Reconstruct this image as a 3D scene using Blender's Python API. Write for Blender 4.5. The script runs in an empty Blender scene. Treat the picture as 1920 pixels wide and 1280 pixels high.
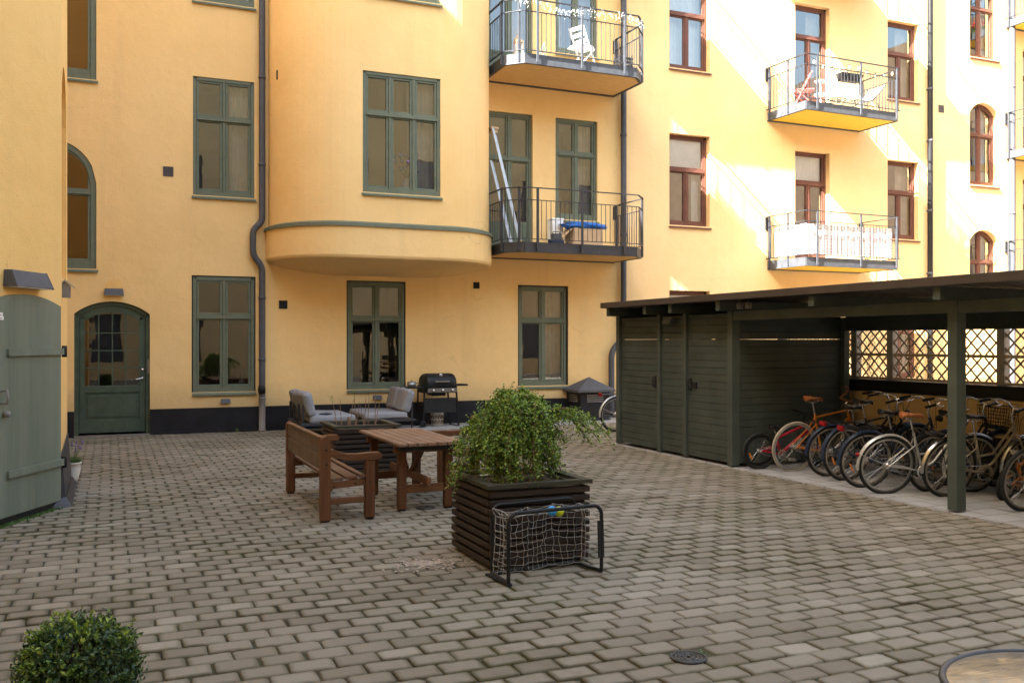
import bpy, math, random
from mathutils import Vector, Matrix, Euler
R = math.radians
random.seed(7)
sc = bpy.context.scene
col = sc.collection

# ------------------------------------------------------------------ camera, sky, sun, exposure
cam_d = bpy.data.cameras.new('camera'); cam = bpy.data.objects.new('camera', cam_d); col.objects.link(cam)
cam_d.sensor_width = 36.0; cam_d.lens = 32.55; cam_d.clip_start = 0.05; cam_d.clip_end = 500
CAMH = 1.75
cam.location = (0, 0, CAMH); cam.rotation_euler = (R(90), 0, R(-23.5))
sc.camera = cam
SUN_TRAVEL = Vector((3.78, 1.0, -3.2)).normalized()
to_sun = -SUN_TRAVEL
w = bpy.data.worlds.new('World'); sc.world = w; w.use_nodes = True
nt = w.node_tree; bg = nt.nodes['Background']
sky = nt.nodes.new('ShaderNodeTexSky'); sky.sky_type = 'NISHITA'; sky.sun_disc = False
sky.sun_elevation = math.asin(to_sun.z); sky.sun_rotation = math.atan2(to_sun.x, to_sun.y)
sky.air_density = 1.0; sky.dust_density = 3.0; sky.ozone_density = 1.0
tint = nt.nodes.new('ShaderNodeMix'); tint.data_type = 'RGBA'; tint.blend_type = 'MULTIPLY'; tint.inputs[0].default_value = 1.0; tint.inputs[7].default_value = (1.0, .935, .78, 1)
nt.links.new(sky.outputs[0], tint.inputs[6]); nt.links.new(tint.outputs[2], bg.inputs[0]); bg.inputs[1].default_value = 0.13
sl = bpy.data.lights.new('sun', 'SUN'); sl.energy = 4.8; sl.angle = R(0.5); sl.color = (1.0, 0.975, 0.945)
so = bpy.data.objects.new('sun', sl); col.objects.link(so); so.location = (-20, -5, 30)
so.rotation_euler = SUN_TRAVEL.to_track_quat('-Z', 'Y').to_euler()
sc.view_settings.view_transform = 'Standard'; sc.view_settings.look = 'None'
sc.view_settings.gamma = 1.0; sc.view_settings.use_curve_mapping = False
sc.view_settings.exposure = 3.40

# ------------------------------------------------------------------ mesh collector
class MB:
    def __init__(s): s.v = []; s.f = []; s.sm = []; s.mi = []; s.cur = 0
    def add(s, vs, fs, smooth=False):
        b = len(s.v); s.v += [tuple(p) for p in vs]
        for f in fs: s.f.append(tuple(i + b for i in f)); s.sm.append(smooth); s.mi.append(s.cur)
        return s
    def box(s, x0, x1, y0, y1, z0, z1):
        return s.add([(x0,y0,z0),(x1,y0,z0),(x1,y1,z0),(x0,y1,z0),(x0,y0,z1),(x1,y0,z1),(x1,y1,z1),(x0,y1,z1)],
              [(3,2,1,0),(4,5,6,7),(0,1,5,4),(1,2,6,5),(2,3,7,6),(3,0,4,7)])
    def bar(s, p, q, w, h, up=(0,0,1)):
        p = Vector(p); q = Vector(q); d = (q-p).normalized(); up = Vector(up)
        if abs(d.dot(up)) > .98: up = Vector((0,1,0)) if abs(d.y) < .9 else Vector((1,0,0))
        a = d.cross(up).normalized(); b = a.cross(d).normalized(); a *= w/2; b *= h/2
        vs = [p-a-b, p+a-b, p+a+b, p-a+b, q-a-b, q+a-b, q+a+b, q-a+b]
        return s.add(vs, [(3,2,1,0),(4,5,6,7),(0,1,5,4),(1,2,6,5),(2,3,7,6),(3,0,4,7)])
    def tube(s, pts, r, n=8, closed=False, smooth=True):
        P = [Vector(p) for p in pts]; m = len(P)
        if m < 2: return s
        rr = r if isinstance(r, (list, tuple)) else [r]*m
        T = []
        for i in range(m):
            a = P[(i-1) % m] if (closed or i) else P[0]; b = P[(i+1) % m] if (closed or i < m-1) else P[-1]
            t = b-a
            T.append(t.normalized() if t.length > 1e-9 else Vector((0,0,1)))
        u = Vector((0,0,1)) if abs(T[0].z) < .9 else Vector((1,0,0))
        N = T[0].cross(u).normalized(); vs = []
        for i in range(m):
            N = (N - T[i]*N.dot(T[i])); N = N.normalized() if N.length > 1e-6 else T[i].orthogonal().normalized()
            B = T[i].cross(N)
            for k in range(n):
                c = 2*math.pi*k/n; vs.append(P[i] + (N*math.cos(c) + B*math.sin(c))*rr[i])
        fs = []
        for i in range(m if closed else m-1):
            j = (i+1) % m
            for k in range(n):
                l = (k+1) % n; fs.append((i*n+k, i*n+l, j*n+l, j*n+k))
        s.add(vs, fs, smooth)
        if not closed and n > 3:
            s.add(vs[:n], [tuple(range(n))]); s.add(vs[-n:], [tuple(range(n))])
        return s
    def lathe(s, prof, n=24, c=(0,0,0), axis='z', smooth=True, ang=2*math.pi):
        vs = []; m = len(prof); full = abs(ang-2*math.pi) < 1e-6; nn = n if full else n+1
        for i in range(nn):
            a = ang*i/n; ca, sa = math.cos(a), math.sin(a)
            for r, z in prof:
                if axis == 'z': p = (r*ca, r*sa, z)
                elif axis == 'y': p = (r*ca, z, r*sa)
                else: p = (z, r*ca, r*sa)
                vs.append((p[0]+c[0], p[1]+c[1], p[2]+c[2]))
        fs = []
        for i in range(n):
            j = (i+1) % nn
            for k in range(m-1): fs.append((i*m+k, j*m+k, j*m+k+1, i*m+k+1))
        return s.add(vs, fs, smooth)
    def prism(s, poly, ext, smooth=False):
        e = Vector(ext); A = [Vector(p) for p in poly]; n = len(A)
        vs = A + [p+e for p in A]
        s.add(vs, [tuple(range(n-1,-1,-1)), tuple(range(n, 2*n))])
        s.add(vs, [(i, (i+1) % n, n+(i+1) % n, n+i) for i in range(n)], smooth)
        return s
    def sphere(s, c, r, n=16, m=10, sc3=(1,1,1)):
        vs = []; fs = []
        for i in range(m+1):
            t = math.pi*i/m
            for k in range(n):
                a = 2*math.pi*k/n
                vs.append((c[0]+r*sc3[0]*math.sin(t)*math.cos(a), c[1]+r*sc3[1]*math.sin(t)*math.sin(a), c[2]+r*sc3[2]*math.cos(t)))
        for i in range(m):
            for k in range(n):
                l = (k+1) % n; fs.append((i*n+k, (i+1)*n+k, (i+1)*n+l, i*n+l))
        return s.add(vs, fs, True)
    def torus(s, c, Rr, r, axis='y', n=40, m=8, ry=None):
        pts = []
        for i in range(n):
            a = 2*math.pi*i/n; ca, sa = Rr*math.cos(a), Rr*math.sin(a)
            if axis == 'y': pts.append((c[0]+ca, c[1], c[2]+sa))
            elif axis == 'z': pts.append((c[0]+ca, c[1]+sa, c[2]))
            else: pts.append((c[0], c[1]+ca, c[2]+sa))
        return s.tube(pts, r, m, True)
    def xf(s, M):
        s.v = [tuple(M @ Vector(p)) for p in s.v]; return s
    def join(s, o):
        b = len(s.v); s.v += o.v
        s.f += [tuple(i+b for i in f) for f in o.f]; s.sm += o.sm; s.mi += [s.cur]*len(o.f)
        return s
    def build(s, name, mats, parent=None, bevel=0, seg=2, loc=None):
        me = bpy.data.meshes.new(name); me.from_pydata(s.v, [], s.f)
        if not isinstance(mats, (list, tuple)): mats = [mats]
        for m in mats: me.materials.append(m)
        me.polygons.foreach_set('use_smooth', s.sm); me.polygons.foreach_set('material_index', s.mi)
        me.update(); o = bpy.data.objects.new(name, me); col.objects.link(o)
        if parent is not None: o.parent = parent
        if loc is not None: o.location = loc
        if bevel:
            md = o.modifiers.new('Bevel', 'BEVEL'); md.width = bevel; md.segments = seg; md.limit_method = 'ANGLE'; md.angle_limit = R(40)
        return o

def tag(o, label=None, cat=None, group=None, kind=None):
    if label: o['label'] = label
    if cat: o['category'] = cat
    if group: o['group'] = group
    if kind: o['kind'] = kind
    return o
def thing(name, label, cat, loc=(0,0,0), rotz=0, group=None):
    o = bpy.data.objects.new(name, None); col.objects.link(o); o.location = loc; o.rotation_euler = (0,0,rotz); o.empty_display_size = .1
    return tag(o, label, cat, group)
def dup(root, loc, rotz=0, label=None, group=None):
    r = root.copy(); col.objects.link(r); r.location = loc; r.rotation_euler = (0,0,rotz)
    if label: r['label'] = label
    if group: r['group'] = group
    for ch in list(root.children):
        c = ch.copy(); col.objects.link(c); c.parent = r
        for g in list(ch.children):
            d = g.copy(); col.objects.link(d); d.parent = c
    return r

# ------------------------------------------------------------------ materials
def newmat(name):
    m = bpy.data.materials.new(name); m.use_nodes = True; n = m.node_tree; n.nodes.clear()
    out = n.nodes.new('ShaderNodeOutputMaterial'); b = n.nodes.new('ShaderNodeBsdfPrincipled')
    n.links.new(b.outputs[0], out.inputs[0]); return m, n, b, out
def nd(n, t, **k):
    x = n.nodes.new(t)
    for a, v in k.items():
        if a.startswith('i_'): x.inputs[a[2:].replace('_', ' ')].default_value = v
        else: setattr(x, a, v)
    return x
def noise(n, vec, scale, detail=4, rough=.55):
    x = nd(n, 'ShaderNodeTexNoise'); x.inputs['Scale'].default_value = scale; x.inputs['Detail'].default_value = detail; x.inputs['Roughness'].default_value = rough
    n.links.new(vec, x.inputs['Vector']); return x.outputs[0]
def ramp(n, fac, a, b, ca=(0,0,0,1), cb=(1,1,1,1)):
    x = nd(n, 'ShaderNodeValToRGB'); e = x.color_ramp.elements
    e[0].position = a; e[1].position = b; e[0].color = ca; e[1].color = cb
    n.links.new(fac, x.inputs[0]); return x.outputs[0]
def mixc(n, fac, a, b, mode='MIX'):
    x = nd(n, 'ShaderNodeMix', data_type='RGBA', blend_type=mode)
    for s, v in ((0, fac), (6, a), (7, b)):
        if isinstance(v, bpy.types.NodeSocket): n.links.new(v, x.inputs[s])
        else: x.inputs[s].default_value = v if s == 0 else (tuple(v) + (1,) if len(v) == 3 else v)
    return x.outputs[2]
def mathn(n, op, a, b=0.0):
    x = nd(n, 'ShaderNodeMath', operation=op)
    for s, v in ((0, a), (1, b)):
        if isinstance(v, bpy.types.NodeSocket): n.links.new(v, x.inputs[s])
        else: x.inputs[s].default_value = v
    return x.outputs[0]
def objvec(n, scale=(1,1,1), rot=(0,0,0)):
    t = nd(n, 'ShaderNodeTexCoord'); mp = nd(n, 'ShaderNodeMapping'); mp.inputs['Scale'].default_value = scale; mp.inputs['Rotation'].default_value = rot
    n.links.new(t.outputs['Object'], mp.inputs['Vector']); return mp.outputs[0]
def bump(n, b, h, strength=.3, dist=.01):
    x = nd(n, 'ShaderNodeBump'); x.inputs['Strength'].default_value = strength; x.inputs['Distance'].default_value = dist
    n.links.new(h, x.inputs['Height']); n.links.new(x.outputs[0], b.inputs['Normal'])
def paint(name, c, rough=.5, var=.12, metal=0, scale=6, spec=.22, bumps=0, dirt=None):
    m, n, b, _ = newmat(name); v = objvec(n); f = noise(n, v, scale, 5)
    a = tuple(x*(1-var) for x in c); d = tuple(min(1, x*(1+var)) for x in c)
    cc = mixc(n, ramp(n, f, .3, .7), a, d)
    if dirt:
        cc = mixc(n, ramp(n, noise(n, v, scale*.35, 6, .7), .52, .75), cc, dirt)
    n.links.new(cc, b.inputs['Base Color']); b.inputs['Roughness'].default_value = rough; b.inputs['Metallic'].default_value = metal
    b.inputs['Specular IOR Level'].default_value = spec
    rg = mathn(n, 'MULTIPLY_ADD', noise(n, v, scale*3, 3), .25); n.nodes[-1].inputs[2].default_value = rough-.12
    n.links.new(rg, b.inputs['Roughness'])
    if bumps: bump(n, b, noise(n, v, bumps, 4), .25, .004)
    return m
def wood(name, c1, c2, axis='y', rough=.6, worn=None):
    m, n, b, _ = newmat(name)
    s = {'x': (1.2, 22, 22), 'y': (22, 1.2, 22), 'z': (22, 22, 1.2)}[axis]
    v = objvec(n, s); f = noise(n, v, 1.0, 6, .65)
    cc = mixc(n, ramp(n, f, .3, .7), c1, c2)
    g = nd(n, 'ShaderNodeNewGeometry')
    ri = mathn(n, 'MULTIPLY_ADD', g.outputs['Random Per Island'], .55); n.nodes[-1].inputs[2].default_value = .72
    x = nd(n, 'ShaderNodeMix', data_type='RGBA', blend_type='MULTIPLY'); x.inputs[0].default_value = 1
    n.links.new(cc, x.inputs[6]); n.links.new(ri, x.inputs[7]); cc = x.outputs[2]
    if worn:
        cc = mixc(n, ramp(n, noise(n, objvec(n, (1,1,1)), 5, 5, .7), .5, .72), cc, worn)
    n.links.new(cc, b.inputs['Base Color']); b.inputs['Roughness'].default_value = rough
    b.inputs['Specular IOR Level'].default_value = .22
    bump(n, b, f, .25, .003)
    return m
def stucco(name, c, deep):
    m, n, b, _ = newmat(name); v = objvec(n)
    big = ramp(n, noise(n, v, .35, 5, .6), .3, .72)
    cc = mixc(n, big, c, deep)
    md_ = ramp(n, noise(n, v, 1.7, 6, .65), .38, .7)
    cc = mixc(n, mathn(n, 'MULTIPLY', md_, .35), cc, tuple(min(1, x*1.12) for x in c))
    st = objvec(n, (2.2, 2.2, .12)); streak = ramp(n, noise(n, st, 1.0, 5, .6), .56, .8)
    cc = mixc(n, mathn(n, 'MULTIPLY', streak, .16), cc, (.33, .22, .12))
    cc = mixc(n, mathn(n, 'MULTIPLY', ramp(n, noise(n, objvec(n, (5, 5, .22)), 1.0, 5, .65), .60, .82), .14), cc, (.92, .72, .45))
    sx = nd(n, 'ShaderNodeSeparateXYZ'); n.links.new(v, sx.inputs[0])
    lowz = nd(n, 'ShaderNodeMapRange'); n.links.new(mathn(n, 'ADD', sx.outputs[2], mathn(n, 'MULTIPLY', noise(n, v, 3.5, 5, .65), -.55)), lowz.inputs[0])
    for k, vv in ((1, .15), (2, .75), (3, .42), (4, 0.0)): lowz.inputs[k].default_value = vv
    cc = mixc(n, lowz.outputs[0], cc, (.34, .24, .13))
    vo = nd(n, 'ShaderNodeTexVoronoi', feature='DISTANCE_TO_EDGE'); vo.inputs['Scale'].default_value = .55
    wv = nd(n, 'ShaderNodeVectorMath', operation='MULTIPLY_ADD'); nz = nd(n, 'ShaderNodeTexNoise'); nz.inputs['Scale'].default_value = 2.2; nz.inputs['Detail'].default_value = 6
    n.links.new(v, nz.inputs['Vector']); n.links.new(nz.outputs['Color'], wv.inputs[0]); wv.inputs[1].default_value = (.5, .5, .5); n.links.new(v, wv.inputs[2]); n.links.new(wv.outputs[0], vo.inputs['Vector'])
    crack = mathn(n, 'MULTIPLY', ramp(n, vo.outputs['Distance'], .001, .006, (1,1,1,1), (0,0,0,1)), ramp(n, noise(n, v, .8, 3), .56, .66))
    cc = mixc(n, mathn(n, 'MULTIPLY', crack, .3), cc, (.35, .23, .11))
    n.links.new(cc, b.inputs['Base Color']); b.inputs['Roughness'].default_value = .92; b.inputs['Specular IOR Level'].default_value = .2
    h = mathn(n, 'ADD', noise(n, v, 55, 3, .6), mathn(n, 'MULTIPLY', noise(n, v, 6, 4), 1.6))
    bump(n, b, h, .45, .012)
    return m
M = {}
M['stucco'] = stucco('ochre stucco', (.81, .565, .262), (.765, .51, .21))
M['stucco2'] = stucco('ochre stucco warm', (.77, .54, .275), (.72, .49, .225))
M['stucco3'] = stucco('rough ochre stucco', (.82, .535, .21), (.76, .47, .155))
M['green'] = paint('sage green window paint', (.128, .148, .105), .45, .1, dirt=(.14,.158,.118))
M['doorgreen'] = paint('dark green door paint', (.062, .086, .06), .42, .18, dirt=(.075,.095,.07))
M['gategreen'] = None
M['brown'] = paint('red brown window paint', (.125, .052, .036), .45, .14)
M['shed'] = paint('dark green shed paint', (.046, .055, .047), .55, .24, scale=3, bumps=40, dirt=(.062,.07,.058))
M['shedpost'] = paint('green post paint', (.058, .069, .058), .55, .18, scale=3, bumps=40, dirt=(.07,.08,.065))
M['fascia'] = paint('brown roof flashing', (.055, .042, .034), .4, .12)
M['steel'] = paint('galvanised steel', (.075, .08, .09), .55, .18, .3, 9)
M['railsteel'] = paint('painted rail steel', (.032, .034, .04), .55, .15, .1, 9)
M['weave'] = paint('grey weave', (.10, .10, .105), .8, .2, scale=30)
M['darksteel'] = paint('dark grey steel', (.05, .05, .055), .45, .12, .3, 9)
M['pipe'] = paint('charcoal pipe', (.085, .087, .098), .6, .12, .1)
M['castiron'] = paint('grey cast iron', (.21, .19, .17), .6, .14)
M['plinth'] = paint('black painted plinth', (.014, .014, .017), .45, .3, scale=3, dirt=(.022,.021,.022))
M['black'] = paint('black metal', (.014, .014, .015), .45, .2)
M['blackplastic'] = paint('black plastic', (.02, .02, .021), .55, .2)
M['rubber'] = paint('tyre rubber', (.018, .018, .018), .75, .2, scale=20)
M['cream'] = paint('cream tyre rubber', (.36, .31, .24), .7, .15)
M['chrome'] = paint('chrome', (.6, .6, .6), .22, .1, 1)
M['alu'] = paint('aluminium', (.42, .42, .42), .45, .1, .85)
M['white'] = paint('white paint', (.78, .77, .74), .5, .05)
M['whitegrey'] = paint('white pot glaze', (.62, .58, .52), .4, .08)
M['floor'] = paint('balcony floor', (.45, .42, .38), .8, .12)
M['soffit'] = paint('yellow soffit board', (.76, .50, .06), .6, .05)
M['soffit2'] = paint('ochre soffit board', (.66, .42, .17), .7, .06)
M['grey'] = paint('grey cushion fabric', (.24, .24, .255), .95, .08, scale=60, spec=.1, bumps=150)
M['orange'] = paint('orange bike paint', (.50, .17, .02), .3, .1)
M['red'] = paint('red bike paint', (.33, .012, .025), .3, .1)
M['silver'] = paint('silver bike paint', (.42, .42, .40), .35, .1, .5)
M['navy'] = paint('navy bike paint', (.02, .03, .06), .35, .1)
M['beige'] = paint('champagne bike paint', (.34, .29, .22), .35, .1, .3)
M['bikeblack'] = paint('black bike paint', (.015, .015, .017), .3, .1)
M['leather'] = paint('tan leather', (.28, .10, .035), .5, .15)
M['tape'] = paint('brown bar tape', (.17, .07, .025), .6, .15)
M['redlens'] = paint('red lens', (.24, .008, .01), .3, .1)
M['amber'] = paint('amber reflector', (.65, .20, .01), .25, .1)
M['tealx'] = wood('oiled wood along x', (.085, .036, .016), (.155, .068, .03), 'x', .5)
M['tealy'] = wood('oiled wood along y', (.10, .044, .021), (.18, .085, .043), 'y', .5, (.17,.125,.09))
M['tealz'] = wood('oiled wood upright', (.08, .033, .0145), (.145, .06, .026), 'z', .5)
M['backy'] = wood('weathered back boards', (.125, .08, .055), (.19, .13, .095), 'y', .65, (.19,.15,.115))
M['tabletop'] = wood('weathered table planks', (.15, .078, .045), (.25, .145, .088), 'y', .55, (.23,.18,.135))
M['planterx'] = wood('dark stained wood x', (.016, .011, .009), (.036, .024, .019), 'x', .55, (.034,.025,.019))
M['plantery'] = wood('dark stained wood y', (.02, .013, .010), (.045, .030, .023), 'y', .55, (.04,.028,.021))
M['cap'] = wood('mossy cap wood', (.035, .033, .022), (.068, .062, .042), 'x', .7)
M['greywoodz'] = wood('grey weathered wood', (.30, .27, .23), (.46, .42, .36), 'z', .85)
M['greywood'] = wood('brown weathered lath', (.46, .36, .24), (.66, .54, .38), 'y', .85)
M['soil'] = paint('dark soil', (.02, .015, .011), .95, .4, scale=30, bumps=60)
M['blue'] = paint('blue plastic', (.02, .14, .52), .35, .2)
M['ballblue'] = paint('blue ball', (.04, .30, .62), .5, .1)
M['ballgreen'] = paint('lime ball', (.50, .60, .03), .5, .1)
M['card'] = paint('cardboard', (.44, .31, .19), .8, .08)
M['yellowpl'] = paint('yellow plastic', (.65, .42, .03), .4, .1)
M['pink'] = paint('red fabric', (.62, .12, .10), .7, .1)
M['net'] = paint('net cord', (.40, .37, .33), .9, .1)
M['terra'] = paint('brown pot', (.20, .11, .065), .7, .2)
M['bark'] = paint('bark', (.12, .075, .045), .9, .3, scale=25)
M['stem'] = paint('young stem', (.22, .13, .08), .8, .2)
M['iron'] = paint('cast iron grate', (.055, .055, .055), .5, .25, .5)
M['room'] = paint('room wall', (.24, .19, .14), .9, .2, scale=1)
M['curtain'] = paint('beige curtain', (.42, .36, .29), .9, .08)
M['curtainw'] = paint('white curtain', (.75, .74, .72), .9, .05)
M['slab'] = None
M['creamwall'] = paint('pale plaster', (.55, .42, .23), .9, .1, scale=.5)
M['brickwall'] = paint('dark brick', (.12, .085, .055), .9, .2, scale=2)  # dark tone keeps bounce off the added right-hand house low
M['ventmetal'] = paint('brown vent metal', (.09, .075, .07), .6, .1)
def mat_gate():
    m, n, b, _ = newmat('worn green gate paint')
    v = objvec(n, (5, 5, .35)); f = noise(n, v, 1.0, 6, .65)
    cc = mixc(n, ramp(n, f, .3, .7), (.10, .125, .088), (.17, .19, .14))
    cc = mixc(n, ramp(n, noise(n, objvec(n), 2.2, 6, .7), .5, .75), cc, (.125, .15, .12))
    cc = mixc(n, ramp(n, noise(n, objvec(n, (9, 9, .5)), 1, 4, .6), .66, .72), cc, (.2, .165, .11))
    n.links.new(cc, b.inputs['Base Color']); b.inputs['Roughness'].default_value = .6
    bump(n, b, noise(n, objvec(n, (40, 40, 2)), 1, 4), .2, .003); return m
M['gategreen'] = mat_gate()
def mat_pavers(name, bw, rh, c1, c2, joint, moss, mort=.007, mossamt=1.25):
    m, n, b, _ = newmat(name)
    t = nd(n, 'ShaderNodeTexCoord'); P = t.outputs['Object']
    nz = nd(n, 'ShaderNodeTexNoise'); nz.inputs['Scale'].default_value = 5; nz.inputs['Detail'].default_value = 3; n.links.new(P, nz.inputs['Vector'])
    sub = nd(n, 'ShaderNodeVectorMath', operation='MULTIPLY_ADD'); n.links.new(nz.outputs['Color'], sub.inputs[0]); sub.inputs[1].default_value = (.022, .022, 0); n.links.new(P, sub.inputs[2])
    V = sub.outputs[0]
    def brick(ms, smooth, bias=0):
        x = nd(n, 'ShaderNodeTexBrick'); x.offset = .5; x.squash = 1
        x.inputs['Scale'].default_value = 1; x.inputs['Brick Width'].default_value = bw; x.inputs['Row Height'].default_value = rh
        x.inputs['Mortar Size'].default_value = ms; x.inputs['Mortar Smooth'].default_value = smooth; x.inputs['Bias'].default_value = bias
        n.links.new(V, x.inputs['Vector']); return x
    B = brick(mort, .3); B.inputs['Color1'].default_value = (0,0,0,1); B.inputs['Color2'].default_value = (1,1,1,1); B.inputs['Mortar'].default_value = (.5,.5,.5,1)
    E = brick(.042, 1.0)
    base = mixc(n, B.outputs['Color'], c1, c2)
    base = mixc(n, mathn(n, 'MULTIPLY', noise(n, P, 90, 3, .7), .5), base, tuple(x*.62 for x in c1))
    base = mixc(n, mathn(n, 'MULTIPLY', ramp(n, noise(n, P, .45, 5, .6), .35, .7), .45), base, tuple(x*1.18 for x in c2))
    patch = ramp(n, noise(n, P, .75, 6, .62), .42, .66)
    fine = ramp(n, noise(n, P, 7, 5, .7), .34, .68)
    edge = mathn(n, 'MULTIPLY', E.outputs['Fac'], mathn(n, 'ADD', mathn(n, 'MULTIPLY', patch, .85), mathn(n, 'MULTIPLY', fine, .4)))
    edge = mathn(n, 'MULTIPLY', edge, mossamt); n.nodes[-1].use_clamp = True
    base = mixc(n, edge, base, moss)
    whole = mathn(n, 'MULTIPLY', mathn(n, 'MULTIPLY', patch, fine), .42*mossamt)
    base = mixc(n, whole, base, tuple(x*1.6 for x in moss))
    base = mixc(n, B.outputs['Fac'], base, joint)
    n.links.new(base, b.inputs['Base Color']); b.inputs['Roughness'].default_value = .85; b.inputs['Specular IOR Level'].default_value = .3
    h = mathn(n, 'SUBTRACT', mathn(n, 'MULTIPLY', noise(n, P, 70, 3), .22), mathn(n, 'MULTIPLY', E.outputs['Fac'], .75))
    h = mathn(n, 'ADD', h, mathn(n, 'MULTIPLY', B.outputs['Color'], .12))
    bump(n, b, h, .55, .012); return m
def mat_stone():
    m, n, b, _ = newmat('paving stone'); t = nd(n, 'ShaderNodeTexCoord'); P = t.outputs['Object']
    g = nd(n, 'ShaderNodeNewGeometry'); ri = g.outputs['Random Per Island']
    rp = nd(n, 'ShaderNodeValToRGB'); e = rp.color_ramp.elements; e[0].color = (.15,.122,.086,1); e[1].color = (.34,.295,.23,1); e[1].position = 1
    for pos, c in ((.1,(.18,.148,.108,1)),(.5,(.222,.185,.138,1)),(.88,(.258,.218,.165,1)),(.95,(.285,.245,.19,1))): k = e.new(pos); k.color = c
    n.links.new(ri, rp.inputs[0])
    base = mixc(n, mathn(n, 'MULTIPLY', noise(n, P, 110, 3, .75), .55), rp.outputs[0], (.115,.095,.07))
    base = mixc(n, mathn(n, 'MULTIPLY', ramp(n, noise(n, P, 260, 2, .6), .6, .75), .35), base, (.42,.39,.34))
    base = mixc(n, mathn(n, 'MULTIPLY', ramp(n, noise(n, P, .4, 5, .6), .38, .66), .35), base, (.285,.25,.20))
    at = nd(n, 'ShaderNodeAttribute', attribute_name='edge')
    patch = ramp(n, noise(n, P, .7, 6, .62), .40, .64); fine = ramp(n, noise(n, P, 9, 5, .7), .30, .66)
    ed = mathn(n, 'MULTIPLY', mathn(n, 'POWER', at.outputs['Fac'], .8), mathn(n, 'ADD', mathn(n, 'MULTIPLY', patch, .75), mathn(n, 'MULTIPLY', fine, .55))); n.nodes[-1].use_clamp = True
    moss = mixc(n, ramp(n, noise(n, P, 1.3, 4), .4, .65), (.058,.043,.024), (.062,.06,.02))
    base = mixc(n, ed, base, moss)
    base = mixc(n, mathn(n, 'MULTIPLY', mathn(n, 'MULTIPLY', patch, fine), .5), base, (.10,.085,.045))
    n.links.new(base, b.inputs['Base Color']); b.inputs['Roughness'].default_value = .85; b.inputs['Specular IOR Level'].default_value = .25
    bump(n, b, mathn(n, 'ADD', noise(n, P, 120, 3, .7), mathn(n, 'MULTIPLY', noise(n, P, 25, 3), .8)), .35, .004); return m
M['stone'] = mat_stone()
def mat_joint():
    m, n, b, _ = newmat('joint soil and moss'); v = objvec(n)
    cc = mixc(n, ramp(n, noise(n, v, 1.1, 5, .6), .42, .62), (.03,.022,.013), (.045,.046,.014))
    n.links.new(mixc(n, mathn(n, 'MULTIPLY', noise(n, v, 60, 3), .5), cc, (.07,.055,.035)), b.inputs['Base Color']); b.inputs['Roughness'].default_value = .95
    bump(n, b, noise(n, v, 80, 3), .6, .006); return m
M['joint'] = mat_joint()
M['paver'] = mat_pavers('courtyard pavers', .248, .165, (.20, .17, .135), (.275, .24, .195), (.03, .024, .016), (.052, .043, .024))
M['slab'] = mat_pavers('shed floor slabs', .36, .30, (.27, .26, .25), (.34, .33, .32), (.09, .08, .07), (.10, .085, .06), .004, .5)
def mat_glass():
    m, n, b, out = newmat('window glass'); n.nodes.remove(b)
    tr = nd(n, 'ShaderNodeBsdfTransparent'); tr.inputs[0].default_value = (.82, .84, .83, 1)
    gl = nd(n, 'ShaderNodeBsdfGlossy'); gl.inputs['Roughness'].default_value = .0; gl.inputs[0].default_value = (.92, .93, .94, 1)
    fr = nd(n, 'ShaderNodeFresnel'); fr.inputs[0].default_value = 1.5
    bm = nd(n, 'ShaderNodeBump'); bm.inputs['Strength'].default_value = .07; bm.inputs['Distance'].default_value = .02
    n.links.new(noise(n, objvec(n, (1.2, 1.2, .5)), 2.2, 2, .4), bm.inputs['Height'])
    n.links.new(bm.outputs[0], gl.inputs['Normal'])
    f = mathn(n, 'MULTIPLY_ADD', fr.outputs[0], 1.5); n.nodes[-1].inputs[2].default_value = .10; n.nodes[-1].use_clamp = True
    mx = nd(n, 'ShaderNodeMixShader'); n.links.new(f, mx.inputs[0]); n.links.new(tr.outputs[0], mx.inputs[1]); n.links.new(gl.outputs[0], mx.inputs[2])
    n.links.new(mx.outputs[0], out.inputs[0]); return m
M['glass'] = mat_glass()
def mat_leaf(name, c1, c2, c3):
    m, n, b, out = newmat(name)
    g = nd(n, 'ShaderNodeNewGeometry'); rp = nd(n, 'ShaderNodeValToRGB'); e = rp.color_ramp.elements
    e[0].color = c1 + (1,); e[1].color = c3 + (1,); k = e.new(.55); k.color = c2 + (1,)
    n.links.new(g.outputs['Random Per Island'], rp.inputs[0])
    cc = mixc(n, ramp(n, noise(n, objvec(n), 6, 3), .35, .65), rp.outputs[0], c1, 'MIX'); n.nodes[-1].inputs[0].default_value = .3
    n.links.new(rp.outputs[0], b.inputs['Base Color']); b.inputs['Roughness'].default_value = .42
    tl = nd(n, 'ShaderNodeBsdfTranslucent'); n.links.new(rp.outputs[0], tl.inputs[0])
    mx = nd(n, 'ShaderNodeMixShader'); mx.inputs[0].default_value = .3
    n.links.new(b.outputs[0], mx.inputs[1]); n.links.new(tl.outputs[0], mx.inputs[2]); n.links.new(mx.outputs[0], out.inputs[0]); return m
M['leaf'] = mat_leaf('shrub leaf', (.05, .105, .014), (.15, .25, .03), (.40, .50, .08))  # wide tone range puts lit and dark leaf contrast into the colour
M['box'] = mat_leaf('box leaf', (.018, .045, .012), (.045, .09, .022), (.12, .18, .04))
M['grass'] = mat_leaf('lavender leaf', (.05, .10, .02), (.08, .16, .03), (.14, .22, .06))
M['lav'] = paint('lavender flower', (.22, .16, .30), .8, .2)
M['redfl'] = paint('red flower', (.6, .04, .04), .7, .2)
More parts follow.
